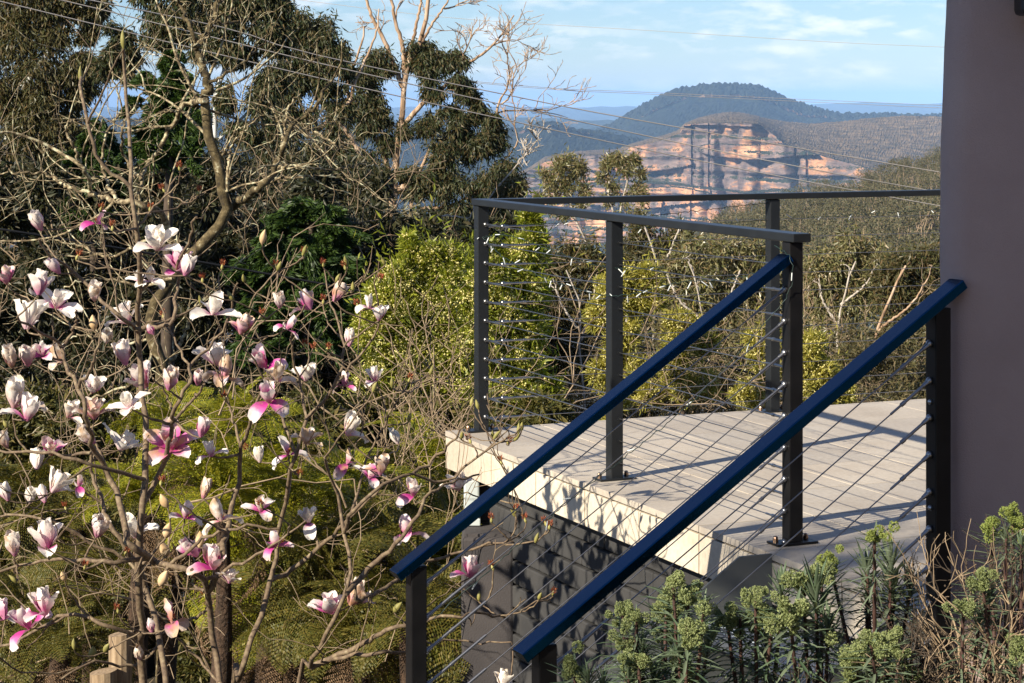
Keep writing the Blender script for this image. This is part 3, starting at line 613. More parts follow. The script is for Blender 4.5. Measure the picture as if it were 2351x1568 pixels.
gum('tall white trunked eucalyptus behind the lichen covered tree', 30,
    [([(400, 960), (415, 830), (424, 740), (432, 640), (452, 560), (475, 470), (490, 350), (497, 230), (520, 150), (560, 60), (580, -30)], 26, 8), ([(436, 630), (470, 607), (560, 578), (700, 545), (772, 522), (805, 490), (835, 455)], 15, 5), ([(497, 230), (470, 150), (440, 80), (420, 20)], 9, 4), ([(490, 330), (560, 270), (620, 200), (640, 120)], 8, 4), ([(470, 150), (380, 130), (300, 115)], 6, 3)],
    [(365, 25, 50), (420, 55, 55), (500, 40, 60), (560, 25, 65), (615, 65, 50), (640, 95, 32), (545, 110, 50), (480, 115, 40, .8), (370, 80, 40, .7), (300, 108, 32, .6), (270, 75, 26, .5), (265, 130, 28, .7), (240, 150, 26, .7), (300, 160, 30, .5), (625, 180, 40), (600, 230, 45, .8), (520, 230, 40, .6), (560, -30, 70), (450, -30, 70), (340, -30, 60), (640, 0, 40), (560, 300, 40, .7), (630, 300, 35, .6), (580, 380, 45, .7)], 102, m_barkw, m_gum, n=120, per=9, droop=.95)
gum('eucalyptus with orange streaked trunk between the lichen tree and the tall bare crowned gum', 36,
    [([(735, 640), (728, 480), (725, 330), (724, 270), (730, 228), (712, 195), (696, 178), (660, 138), (627, 101)], 18, 6), ([(850, 400), (812, 329), (770, 272), (732, 227)], 12, 11), ([(730, 228), (745, 160), (752, 100), (745, 60)], 8, 4), ([(712, 195), (690, 130), (685, 80)], 7, 3), ([(726, 300), (800, 235), (815, 190), (862, 80), (870, 20)], 11, 3)],
    [(690, 65, 42), (740, 75, 45), (772, 112, 36), (700, 118, 45), (660, 155, 40), (742, 150, 42), (695, 190, 35, .7), (780, 160, 30, .7), (660, 215, 40, .7), (760, 215, 36, .7), (640, 265, 45, .8), (700, 260, 40, .7), (790, 250, 36, .7), (650, 340, 45, .8), (760, 320, 40, .7), (690, 400, 55, .8), (600, 330, 45), (655, 300, 40), (720, 350, 42), (800, 370, 40), (620, 400, 50), (760, 400, 45)], 103, m_barko, m_gum, n=115, per=9)
gum('big eucalyptus with peeling orange trunk and bare forked top above the leaf clumps', 40,
    [([(858, 640), (868, 560), (890, 500), (905, 430), (912, 330), (925, 240), (929, 185), (935, 150), (960, 105), (975, 60), (985, -20)], 30, 9),
     ([(925, 200), (905, 150), (880, 90), (855, 40), (835, -20)], 13, 6), ([(930, 190), (925, 110), (908, 50), (895, -20)], 12, 6), ([(935, 150), (955, 60), (968, 0), (970, -30)], 9, 5), ([(960, 110), (990, 60), (1020, 15), (1035, -20)], 8, 3),
     ([(915, 300), (975, 235), (1020, 200), (1075, 145), (1120, 115), (1150, 80), (1180, 35)], 13, 3), ([(905, 440), (950, 420), (1010, 388), (1060, 345), (1100, 310), (1130, 280), (1150, 225)], 16, 5), ([(870, 590), (900, 540), (940, 500), (950, 430), (990, 330), (1010, 250), (1020, 200)], 11, 4),
     ([(905, 420), (870, 330), (810, 250), (800, 190), (830, 100), (835, 60)], 11, 4), ([(960, 480), (1040, 470), (1110, 430), (1150, 380), (1185, 335)], 8, 3), ([(880, 520), (905, 480), (907, 360)], 14, 9)],
    [(862, 130, 32, .8), (832, 170, 34, .8), (885, 158, 26, .7), (962, 128, 34), (992, 160, 42), (1040, 140, 36), (1062, 188, 34, .8), (985, 120, 30, .7), (862, 228, 42, .8), (802, 258, 42, .8), (1000, 225, 36, .5), (1082, 222, 26), (1094, 258, 28), (1064, 300, 40), (1022, 335, 50, .8), (1092, 345, 48), (1132, 322, 34), (1150, 395, 44), (1105, 420, 52), (1035, 430, 52), (965, 430, 40, .8), (1182, 425, 24), (880, 335, 36, .6), (822, 362, 40, .7), (852, 450, 55), (922, 530, 52), (985, 505, 48), (1045, 500, 42), (800, 440, 50), (900, 590, 50), (980, 580, 44), (1060, 560, 34, .7), (780, 330, 40, .7), (930, 300, 26, .5), (1110, 480, 40), (845, 290, 34), (872, 268, 28, .7), (985, 282, 34, .7), (1040, 262, 30, .7), (930, 400, 30, .6), (860, 390, 36), (1000, 400, 40), (1130, 280, 24)], 104, m_barko, m_gum, n=135, per=9, sub=.33,
    bare=[(1150, 225, 30, -55, 120), (1140, 260, 60, -60, 130), (1100, 130, 40, -60, 90), (1185, 335, 40, -50, 90), (975, 60, 10, -60, 90), (880, 90, -40, -40, 80), (1020, 20, 40, -10, 70), (908, 50, 0, -50, 80), (1060, 160, 20, -70, 90), (1150, 240, 40, -20, 100)])
gum('leaning eucalyptus with fine bare branches in front of the valley, beside the railing corner', 33,
    [([(1050, 620), (1090, 540), (1115, 470), (1150, 420), (1190, 375), (1235, 320)], 9, 3), ([(1060, 600), (1075, 520), (1090, 470)], 7, 3), ([(1020, 640), (980, 560), (1000, 500), (1080, 500)], 8, 3)],
    [(1180, 440, 30, .8), (1140, 470, 34, .8), (1090, 520, 36, .8), (1020, 540, 40, .7), (950, 560, 40, .8), (1180, 510, 28, .7)], 105, m_barkp, m_gum2, n=105, per=9, bare=[(1190, 375, 30, -40, 70), (1235, 320, 30, -20, 60)])
gum('slender eucalyptus with two pale stems, in the valley gap behind the railing corner post', 56,
    [([(1395, 760), (1375, 650), (1352, 570), (1322, 510), (1305, 450), (1292, 400), (1286, 370)], 12, 4), ([(1305, 455), (1325, 420), (1330, 380)], 6, 3), ([(1322, 505), (1285, 460), (1270, 430)], 6, 3)],
    [(1280, 380, 26), (1302, 372, 22), (1325, 410, 24), (1262, 428, 24), (1335, 382, 22), (1290, 405, 22, .7), (1250, 405, 16, .7), (1305, 440, 20, .7), (1345, 440, 18, .7), (1270, 465, 22, .7), (1240, 450, 16, .6), (1330, 470, 20, .5), (1300, 500, 22, .5)], 106, m_barkp, m_gum3, n=80, L=.15, Wd=.024, per=6, sub=.36, dens=.55, droop=.3, every=1, r_tip=.008)
gum('slender open crowned eucalyptus in front of the orange cliff, right of its twin', 55,
    [([(1440, 760), (1430, 640), (1424, 560), (1420, 500), (1432, 450), (1440, 410), (1442, 375)], 11, 4), ([(1422, 520), (1400, 460), (1398, 400)], 6, 3), ([(1428, 470), (1462, 430), (1470, 400)], 5, 3)],
    [(1395, 372, 20), (1415, 365, 20), (1438, 385, 24), (1455, 372, 16), (1466, 425, 22, .8), (1412, 425, 18, .7), (1380, 400, 16, .6), (1475, 400, 14, .6), (1440, 452, 18, .6), (1478, 455, 16, .7), (1400, 460, 18, .5), (1460, 490, 20, .6), (1420, 500, 18, .5)], 107, m_barkp, m_gum3, n=80, L=.15, Wd=.024, per=6, sub=.36, dens=.55, droop=.3, every=1, r_tip=.008)
gum('eucalyptus with pale forked stems seen through the front railing cables', 48,
    [([(1500, 800), (1505, 700), (1512, 640), (1500, 570), (1480, 520)], 10, 4), ([(1510, 640), (1545, 560), (1570, 500)], 7, 3)],
    [(1475, 520, 30), (1455, 560, 26, .8), (1540, 560, 30), (1500, 590, 30), (1565, 530, 26, .8), (1440, 600, 26), (1585, 580, 34)], 108, m_barkp, m_gum2, dens=.5, tf=.8, droop=.35, sub=.42, every=1, r_tip=.006, n=120, L=.14, Wd=.026, per=9)
gum('bushy brown green eucalyptus behind the middle railing post', 26,
    [([(1345, 980), (1338, 880), (1330, 790), (1332, 700), (1300, 620)], 9, 3), ([(1332, 760), (1290, 700), (1270, 640)], 6, 3), ([(1334, 780), (1360, 700), (1370, 630)], 6, 3)],
    [(1290, 595, 45), (1340, 590, 44), (1262, 620, 34), (1385, 610, 34), (1300, 650, 50), (1350, 680, 48), (1262, 690, 42), (1300, 730, 48), (1372, 730, 40), (1262, 760, 42), (1320, 800, 40, .7), (1270, 830, 40, .7), (1350, 850, 40, .6)], 109, m_barkp, m_gum2, dens=.5, tf=.8, droop=.35, sub=.42, every=1, r_tip=.006, n=115, L=.10, Wd=.017, per=10)
gum('wide low eucalyptus filling the gap between the stair rail and the back post', 31,
    [([(1640, 980), (1632, 860), (1620, 760), (1600, 660), (1580, 600)], 10, 3), ([(1622, 770), (1670, 690), (1700, 620)], 7, 3), ([(1618, 740), (1560, 690), (1530, 630)], 6, 3)],
    [(1530, 610, 40), (1585, 590, 46), (1645, 585, 46), (1700, 580, 40), (1745, 590, 34), (1560, 650, 48), (1630, 655, 50), (1700, 650, 48), (1755, 650, 34), (1520, 690, 40), (1600, 715, 46), (1680, 720, 48), (1740, 710, 38), (1550, 770, 40, .7), (1650, 790, 44, .8), (1730, 780, 40, .8), (1500, 650, 34), (1790, 600, 36), (1790, 690, 36), (1800, 780, 36), (1660, 870, 40, .7), (1730, 860, 40, .7), (1580, 850, 40, .6)], 110, m_barkp, m_gum3, dens=.5, tf=.8, droop=.35, sub=.42, every=1, r_tip=.006, n=105, L=.115, Wd=.02, per=10)
gum('rounded eucalyptus with a pale forked trunk right of the stair head post', 37,
    [([(1945, 1000), (1932, 900), (1922, 800), (1925, 740), (1932, 700), (1948, 640), (1965, 600)], 11, 4), ([(1925, 750), (1890, 690), (1880, 640)], 6, 3), ([(1930, 700), (1985, 655), (2005, 620)], 6, 3)],
    [(1905, 600, 44), (1952, 575, 42), (1992, 600, 44), (1880, 650, 38), (1935, 650, 46), (1995, 650, 44), (1870, 700, 34), (1905, 720, 38, .8), (1980, 710, 42, .8), (1865, 760, 32, .7), (1930, 790, 36, .6), (1870, 620, 30), (1960, 830, 36, .7), (1890, 850, 34, .7)], 111, m_barkp, m_gum3, dens=.5, tf=.8, droop=.35, sub=.42, every=1, r_tip=.006, n=115, L=.13, Wd=.024, per=10)
gum('eucalyptus with thick pinkish leaning trunk beside the brown pillar', 35,
    [([(1968, 960), (1976, 911), (1999, 827), (2015, 750), (2034, 707), (2060, 650), (2080, 610)], 18, 5), ([(1999, 827), (1960, 800), (1945, 770)], 7, 4), ([(2015, 760), (2090, 700), (2130, 640)], 7, 3)],
    [(2055, 620, 42), (2105, 600, 42), (2145, 610, 34), (2040, 665, 42), (2090, 670, 48), (2140, 680, 40), (2065, 730, 42), (2125, 750, 42), (2030, 790, 38, .7), (2095, 800, 42), (2145, 820, 36), (2060, 860, 40, .8), (2120, 880, 40, .8), (2010, 870, 36, .6)], 112, m_barko, m_gum2, dens=.5, tf=.8, droop=.35, sub=.42, every=1, r_tip=.006, n=120, L=.125, Wd=.023, per=10)

# ---------------------------------------------------------------- the bare lichen covered tree
def lichen_tree():
    rg = np.random.default_rng(55); Y = 13.5; b = P(372, 900, Y); base = np.array([b[0], b[1], float(gz(b[0], b[1]))])
    t = thing('bare_tree', 'leafless crooked tree with green and grey lichen behind the magnolia', 'tree', tuple(base)); net = Net(); w = lambda q: q / 2 / F * Y
    L = [([(378, 960), (366, 820), (352, 770), (350, 722), (364, 680), (395, 638), (437, 582), (490, 533), (520, 498), (526, 470), (518, 444), (500, 378), (483, 325), (472, 270), (469, 224)], 44, 26),
         ([(469, 224), (480, 198), (462, 147), (454, 112), (470, 82), (490, 49), (500, 0), (505, -40)], 24, 10), ([(455, 112), (446, 90), (441, 70), (425, 40), (412, 10), (405, -20)], 13, 6), ([(480, 195), (520, 170), (560, 140), (610, 90), (640, 40)], 9, 3), ([(490, 52), (530, 52), (575, 40), (600, 30)], 8, 3),
         ([(524, 480), (546, 465), (567, 451), (600, 425), (622, 405), (638, 370), (650, 338), (668, 292), (700, 266), (728, 238), (770, 175), (785, 120)], 24, 5), ([(650, 340), (655, 300), (662, 250), (690, 215)], 13, 4), ([(630, 388), (690, 380), (760, 390), (820, 378), (870, 380)], 10, 3), ([(668, 292), (720, 300), (770, 330), (800, 350)], 7, 3), ([(600, 425), (650, 410), (720, 405), (790, 400)], 9, 3),
         ([(472, 230), (440, 238), (418, 252), (395, 294), (375, 330), (345, 370), (325, 413), (320, 470), (322, 520)], 17, 7), ([(418, 252), (380, 256), (350, 285)], 7, 3),
         ([(420, 600), (395, 545), (370, 490), (320, 470), (266, 458), (217, 447), (189, 388), (140, 353), (70, 318), (20, 300), (-30, 310)], 20, 6), ([(217, 447), (160, 430), (110, 400), (60, 395), (0, 400)], 11, 4), ([(189, 388), (170, 340), (152, 300), (160, 280), (200, 270)], 10, 3), ([(266, 458), (240, 400), (235, 340), (260, 280), (280, 250), (262, 190), (250, 120)], 10, 3), ([(325, 413), (290, 370), (280, 300), (300, 255), (330, 200), (300, 140), (262, 105)], 10, 3),
         ([(500, 380), (520, 340), (540, 300), (560, 290)], 9, 3), ([(519, 440), (525, 380), (530, 340), (560, 300), (605, 265)], 10, 3), ([(437, 582), (400, 560), (330, 555), (250, 590), (170, 560), (90, 550)], 12, 4), ([(395, 640), (330, 660), (250, 640), (170, 650), (100, 700)], 9, 3), ([(352, 770), (300, 790), (240, 780), (180, 770), (120, 800)], 9, 3), ([(366, 830), (400, 820), (425, 760), (450, 700), (480, 680)], 13, 4), ([(360, 740), (330, 860), (250, 900), (170, 940), (60, 1000)], 10, 4)]
    for k, (p, w0, w1) in enumerate(L):
        q = [np.array(P(x, y, Y + (0 if k < 2 else rg.normal(0, .10) + .25 * math.sin(k * 2.1) * min(1, i / 4)))) for i, (x, y) in enumerate(p)]
        if k == 0: q = [base - [0, 0, .1]] + q
        if k == 6: net.mb.build('trunk', m_moss, t, smooth=True); net.mb = MB()
        net.limb(q, w(w0) * .85, w(w1) * .85, n=34, k=8, wob=.007, rg=rg)
    nn = len(net.p)
    for _ in range(42):                                    # long curved secondary branches, then twigs on everything
        i = rg.integers(0, nn)
        if net.r[i] > .035 or net.p[i][2] < -.4: continue
        q = [net.p[i]]; dd = unit(net.t[i] + rg.normal(0, .6, 3) * [1, .7, 1] + [0, 0, .5]); s_ = rg.uniform(.5, 1.2) / 7
        for _k in range(7): dd = unit(dd + rg.normal(0, .16, 3) + [0, 0, .08]); q.append(q[-1] + dd * s_)
        net.limb(q, min(net.r[i] * .6, .011), .003, n=16, k=6)
    nn = len(net.p)
    for _ in range(95):
        i = rg.integers(0, nn)
        if net.r[i] > .04 or net.p[i][2] < .0 - .6: continue
        d = unit(net.t[i] + rg.normal(0, .8, 3) * [1, .7, 1] + [0, 0, .25]); twigs(net.mb, net.p[i], d, rg.uniform(.18, .5), min(net.r[i] * .5, .008), 2, rg, 5, .6, .1, (1, 3), .25, .0017)
    net.mb.build('branches', m_lich, t, smooth=True)
lichen_tree()

# ---------------------------------------------------------------- conifers
def conifer(label, Y, trunk, blobs, seed, n=480, L=.075, mat=m_con):
    rg = np.random.default_rng(seed); p = D(trunk, Y); base = np.array([p[0][0], p[0][1], float(gz(p[0][0], p[0][1]))])
    t = thing('conifer', label, 'tree', tuple(base)); net = Net(); net.limb([base - [0, 0, .1]] + p, .11, .02, n=26)
    C, Rr = clumps(blobs, Y, rg, 13, .30); net.grow(C, r_tip=.005, rmax=.03, rise=0, rg=rg); net.mb.build('trunk', m_dark, t, smooth=True)
    k = len(C); ax = unit(np.c_[C[:, :2] - p[len(p) // 2][:2] + rg.normal(0, .3, (k, 2)), rg.normal(-.15, .15, k)])
    # flat feathery sprays that point outwards and droop
    u = rg.random((k, n, 1)); sd = unit(np.cross(ax, [0, 0, 1.]))[:, None]; pos = C[:, None] + ax[:, None] * (u - .4) * Rr[:, None, None] * 2.4 + sd * rg.normal(0, .45, (k, n, 1)) * Rr[:, None, None] * (1.2 - u) + np.array([0, 0, 1]) * (-.5 * u**2 * Rr[:, None, None] + rg.normal(0, .22, (k, n, 1)) * Rr[:, None, None])
    d = ax[:, None] + sd * rg.normal(0, .7, (k, n, 1)) + rg.normal(0, .2, (k, n, 3)) + np.array([0, 0, -.2])
    v, f = leaves(pos.reshape(-1, 3), d.reshape(-1, 3), L, L * .26, rg); MB().add(v, f).build('crown', mat, t)
conifer('bright green feathery conifer behind the upper magnolia stems', 20, [(385, 640), (388, 420), (392, 260), (400, 130)], [(402, 130, 24), (395, 165, 34), (420, 190, 34), (372, 205, 38), (415, 235, 42), (365, 255, 46), (440, 280, 38), (395, 290, 50), (345, 300, 44), (430, 340, 46), (370, 350, 52), (320, 350, 40), (310, 240, 24, .6), (335, 180, 22, .6)], 201)
conifer('dark spreading conifer under the orange trunked gum, left of the wattle', 19, [(700, 980), (705, 760), (712, 620), (715, 470)], [(700, 480, 46), (745, 500, 44), (660, 520, 50), (620, 560, 46), (780, 540, 46), (720, 560, 60), (650, 600, 60), (760, 610, 60), (690, 650, 62), (610, 660, 56), (800, 620, 44), (740, 700, 62), (660, 720, 60), (580, 720, 50), (810, 690, 40), (640, 790, 60), (730, 790, 60), (560, 620, 40), (560, 800, 50), (800, 760, 40)], 202, n=480)
conifer('blue green drooping conifer beside the dense corner gum', 23, [(215, 640), (222, 460), (226, 350), (228, 300)], [(225, 300, 30), (210, 330, 34), (245, 335, 34), (200, 370, 44), (250, 380, 40), (225, 420, 56), (180, 430, 44), (275, 430, 40), (230, 490, 60), (290, 500, 50), (170, 500, 50)], 203)

# ---------------------------------------------------------------- wattles
def wattle(label, Y, trunk, blobs, seed, mat=m_watt, n=120, blossom=150, L=.075):
    rg = np.random.default_rng(seed); p = D(trunk, Y); base = np.array([p[0][0], p[0][1], float(gz(p[0][0], p[0][1]))])
    t = thing('wattle_bush', label, 'bush', tuple(base), 'wattle bushes'); net = Net(); net.limb([base - [0, 0, .1]] + p, .05, .012, n=20)
    C, Rr = clumps(blobs, Y, rg, 11, .33); net.grow(C, r_tip=.003, rmax=.02, rise=.8, rg=rg); net.mb.build('stems', m_dark, t, smooth=True)
    mb = MB(); v, f = foliage(C, Rr, n, L, .016, rg, droop=-.15, out=.6); mb.add(v, f)
    top = C[rg.random(len(C)) < .35]                         # leafy shoots standing out of the outline
    s = np.repeat(top, 9, 0) + np.tile(np.linspace(0, 1, 9), len(top))[:, None] * np.repeat(rg.normal(0, .12, (len(top), 3)) + [0, -.05, .30], 9, 0)
    v, f = leaves(s, rg.normal(0, .7, (len(s), 3)) + [0, 0, .5], L, .016, rg); mb.add(v, f); mb.build('leaves', mat, t)
    o = rg.normal(0, 1, (len(C), blossom, 3)); pos = (C[:, None] + o * Rr[:, None, None] * .68).reshape(-1, 3)
    e = .0075 * rg.uniform(.7, 1.3, (len(pos), 1)); X, Yy, Z = np.eye(3)
    v = np.stack([pos + X * e, pos - X * e, pos - Yy * e, pos + Yy * e, pos + Z * e, pos - Z * e], 1).reshape(-1, 3)
    f = (np.array([[0, 4, 2], [2, 4, 1], [1, 4, 3], [3, 4, 0], [2, 5, 0], [1, 5, 2], [3, 5, 1], [0, 5, 3]])[None] + np.arange(len(pos))[:, None, None] * 6).reshape(-1, 3)
    MB().add(v, f).build('blossom', m_wflo, t); return t
wattle('large yellow green wattle bush with cream blossom left of the railing corner', 15.5, [(980, 1120), (985, 960), (990, 840), (1000, 740)],
       [(955, 600, 30, .7), (925, 640, 50), (880, 690, 50), (850, 740, 34), (985, 650, 60), (1050, 625, 54), (930, 720, 70), (1005, 730, 70), (870, 780, 60), (950, 810, 75), (1040, 790, 70), (880, 860, 60), (1000, 880, 70), (930, 930, 60), (1060, 900, 55), (840, 930, 44), (1060, 700, 60), (945, 560, 22, .5), (1000, 590, 30, .6), (1080, 970, 50), (980, 980, 55)], 301)
wattle('yellow green wattle bush with cream blossom just behind the corner post', 15, [(1150, 1120), (1150, 960), (1150, 800), (1150, 700)],
       [(1110, 595, 40), (1160, 620, 50), (1205, 590, 44), (1228, 545, 24, .6), (1215, 505, 18, .5), (1110, 670, 55), (1180, 690, 60), (1215, 660, 40), (1100, 750, 60), (1170, 770, 60), (1225, 760, 36), (1130, 840, 60), (1200, 840, 50), (1120, 920, 56), (1190, 910, 54), (1245, 900, 36, .8), (1160, 960, 50), (1235, 960, 36)], 302)
wattle('golden wattle sprays around the middle railing post', 19, [(1420, 1020), (1415, 900), (1410, 780), (1420, 680)],
       [(1395, 680, 36), (1440, 650, 40), (1485, 640, 30, .8), (1380, 730, 34), (1450, 700, 34), (1500, 690, 26, .6), (1410, 790, 36, .7), (1450, 760, 30, .6), (1380, 860, 36, .5), (1450, 850, 30, .5), (1400, 930, 40, .7)], 303, m_wyel, 100, 60)
wattle('golden wattle sprays low behind the upper stair rail', 20, [(1570, 1020), (1565, 920), (1570, 830), (1575, 770)],
       [(1560, 740, 30, .8), (1600, 765, 34), (1540, 800, 34, .8), (1620, 800, 30, .7), (1500, 900, 40, .8), (1560, 890, 40, .7), (1620, 880, 36, .7), (1530, 850, 30, .6)], 304, m_wyel, 100, 60)
wattle('pale golden wattle beside the stair head post', 21, [(1840, 1020), (1842, 920), (1848, 840), (1850, 790)],
       [(1735, 790, 30, .8), (1770, 770, 24, .6), (1862, 800, 36), (1835, 840, 34), (1885, 845, 32, .8), (1860, 890, 40), (1900, 900, 34), (1760, 850, 34, .8), (1720, 900, 36, .8), (1940, 905, 30, .8)], 305, m_wyel, 110, 90)

# ---------------------------------------------------------------- wood on the hillside
def forest():
    rg = np.random.default_rng(9); mt = MB(); mc = MB(); n = 1150
    x = rg.uniform(1380, 2750, n); s = np.sort(rg.random(n) ** .9); b = hill(x, s); D_ = b[:, 1]
    for i in range(n):
        h = rg.uniform(4, 8); r = h * rg.uniform(.30, .46)
        c = b[i] + [rg.normal(0, .8), rg.normal(0, .8), h]; m_ = b[i] * .5 + c * .5 + rg.normal(0, .5, 3)
        mt.tube([b[i], m_, c], [.15, .11, .05], 4, cap=False)
        for _ in range(1): mt.tube([m_, c + rg.normal(0, r * .6, 3)], [.08, .03], 3, cap=False)
        k = 8; C = c + unit(rg.normal(0, 1, (k, 3))) * r * rg.uniform(.5, 1.1, (k, 1)) * [1, 1, .6]
        v, f = foliage(C, np.full(k, r * .42), 24, .62, .28, rg, droop=.35, out=.6); mc.add(v, f)
    nb = 9000; xb = rg.uniform(1380, 2750, nb); bb = hill(xb, rg.random(nb)) + [0, 0, .7]
    v, f = leaves(np.repeat(bb, 5, 0) + rg.normal(0, .7, (nb * 5, 3)), rg.normal(0, 1, (nb * 5, 3)) + [0, 0, .6], 1.0, .45, rg); mc.add(v, f)
    o = struct(mc.build('forest', leafmat('hillside forest leaves', [(.05, .052, .024), (.09, .086, .04), (.13, .11, .055), (.07, .075, .036), (.17, .135, .075)], .15, .6, .3), None), 'olive brown eucalyptus forest covering the hillside', 'stuff')
    t = mt.build('forest_trunk', m_twig); t.parent = o; t['kind'] = 'stuff'
forest()

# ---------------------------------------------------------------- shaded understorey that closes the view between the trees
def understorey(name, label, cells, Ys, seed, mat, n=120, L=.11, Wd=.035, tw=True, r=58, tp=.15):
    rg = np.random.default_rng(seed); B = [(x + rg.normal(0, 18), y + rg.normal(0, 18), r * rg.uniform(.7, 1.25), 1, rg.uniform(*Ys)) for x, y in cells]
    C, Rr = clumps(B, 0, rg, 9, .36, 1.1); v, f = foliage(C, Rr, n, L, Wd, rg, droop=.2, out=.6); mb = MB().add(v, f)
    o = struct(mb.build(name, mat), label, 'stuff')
    if tw:
        tb = MB()
        for c in C[rg.random(len(C)) < tp]: twigs(tb, c - [0, 0, .5], rg.normal(0, .5, 3) + [0, 0, .6], rg.uniform(.5, 1.2), .008, 2, rg, 4, .6, .1, (1, 3), .25, .003)
        t = tb.build('twigs', m_twig, o); t['kind'] = 'stuff'
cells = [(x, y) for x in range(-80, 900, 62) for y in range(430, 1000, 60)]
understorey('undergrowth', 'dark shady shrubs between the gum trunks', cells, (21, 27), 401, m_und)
cells = [(x, y) for x in range(-80, 1260, 62) for y in range(960, 1600, 60)]
understorey('fern_undergrowth', 'olive undergrowth on the slope behind the tree ferns', cells, (13.2, 16), 402, leafmat('olive undergrowth leaves', [(.03, .036, .010), (.07, .07, .018), (.12, .105, .028), (.055, .062, .015), (.16, .12, .035)], .25, .5, .3), n=120, L=.075, Wd=.022, tp=.06)
cells = [(x, y) for x in range(1230, 2260, 58) for y in range(790, 1080, 55)]
understorey('undergrowth', 'tangled shrubs and dry branches behind the terrace', cells, (27, 33), 403, leafmat('tangled shrub leaves', [(.06, .06, .024), (.11, .095, .042), (.16, .125, .06), (.085, .09, .034)], .2, .5, .35), n=60, L=.12, Wd=.024, tp=.2)
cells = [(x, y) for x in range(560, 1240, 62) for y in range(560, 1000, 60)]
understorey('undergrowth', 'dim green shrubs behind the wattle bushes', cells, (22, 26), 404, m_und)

# ---------------------------------------------------------------- tree ferns
def frond_mesh(name, L, seed, mat, droop=.9, npin=30, dead=False):
    rg = np.random.default_rng(seed); u = np.linspace(0, 1, 26); an = .95 - u * (1.25 + droop); st = np.stack([np.cos(an), 0 * u, np.sin(an)], -1) * L / 25; p = np.cumsum(st, 0); mb = MB()
    mb.tube(p, np.linspace(.006, .0012, 26), 4, cap=False); tg = unit(np.gradient(p, axis=0)); vs = []; ds = []; Ls = []
    for i in range(npin):
        q = .12 + .88 * i / npin; j = q * 25; i0 = min(int(j), 24); c = p[i0] + (p[i0 + 1] - p[i0]) * (j - i0); t = tg[i0]; nrm = np.cross(t, [0, 1, 0])
        pl = L * .30 * math.sin(math.pi * min(1, .12 + q * .9)) ** .8 * (1 - .35 * q)
        for s in (-1, 1):
            d = unit(np.array([0, s * 1.0, 0]) + t * .45 + nrm * (.12 + rg.normal(0, .06))); w = np.cross(d, nrm); m = 11
            for e in range(m):
                f_ = (e + .5) / m; cc = c + d * pl * f_ + np.array([0, 0, -.18 * pl * f_**2]); ql = pl * .19 * (1 - .75 * f_) + .006
                for s2 in (-1, 1): vs.append(cc); ds.append(w * s2 + d * .5 + nrm * .12); Ls.append(ql)
    vs = np.array(vs); ds = unit(np.array(ds)); Ls = np.array(Ls)[:, None]; s_ = unit(np.cross(ds, rg.normal(0, .35, (len(ds), 3)) + [0, 0, 1])); wd = pl_w = .0075 * L
    v = np.stack([vs, vs + ds * Ls * .4 + s_ * wd, vs + ds * Ls, vs + ds * Ls * .4 - s_ * wd], 1).reshape(-1, 3); mb.add(v, np.arange(len(v)).reshape(-1, 4))
    o = mb.build(name, mat); me = o.data; bpy.data.objects.remove(o); return me
FM = [frond_mesh('frond', 1.0, 60 + k, m_fern, .7 + .25 * k) for k in range(3)]; FO = [frond_mesh('frond', 1.0, 70 + k, m_ferno, .8 + .25 * k) for k in range(3)]; FD = [frond_mesh('dead_frond', 1.0, 80 + k, m_dead, 1.4, npin=16) for k in range(2)]
m_trunkf = noisy('fibrous fern trunk', [(.3, (.02, .013, .008)), (.7, (.085, .05, .03))], 22, .95, .9, .02, 60, mapscale=(3, 3, .8))
def fern(label, x, y, Y, size, n, seed, meshes, up=.15, dead=0):
    rg = np.random.default_rng(seed); c = P(x, y, Y); g = float(gz(c[0], c[1])); z0 = min(g, c[2] - .25); t = thing('tree_fern', label, 'fern', (c[0], c[1], z0), 'tree ferns'); h = c[2] - z0
    q = np.linspace(0, 1, 12); mb = MB().tube(np.c_[c[0] + .03 * np.sin(q * 4 + seed), c[1] + .03 * np.cos(q * 3), z0 + q * h], .042 + .012 * np.cos(q * 5 + seed), 9); mb.build('trunk', m_trunkf, t, smooth=True)
    a0 = rg.uniform(0, 6.3)
    for k in range(n + dead):
        d = k >= n; o = bpy.data.objects.new('dead_frond' if d else 'frond', (FD if d else meshes)[k % (2 if d else 3)]); S.collection.objects.link(o); o.parent = t; o.location = (0, 0, h + (-.04 if d else .02))
        s = size * rg.uniform(.8, 1.15); o.scale = (s, s, s); o.rotation_euler = (rg.normal(0, .25), (1.0 if d else rg.normal(0, .5) - up + .05), a0 + k * 2.4 + rg.normal(0, .15))
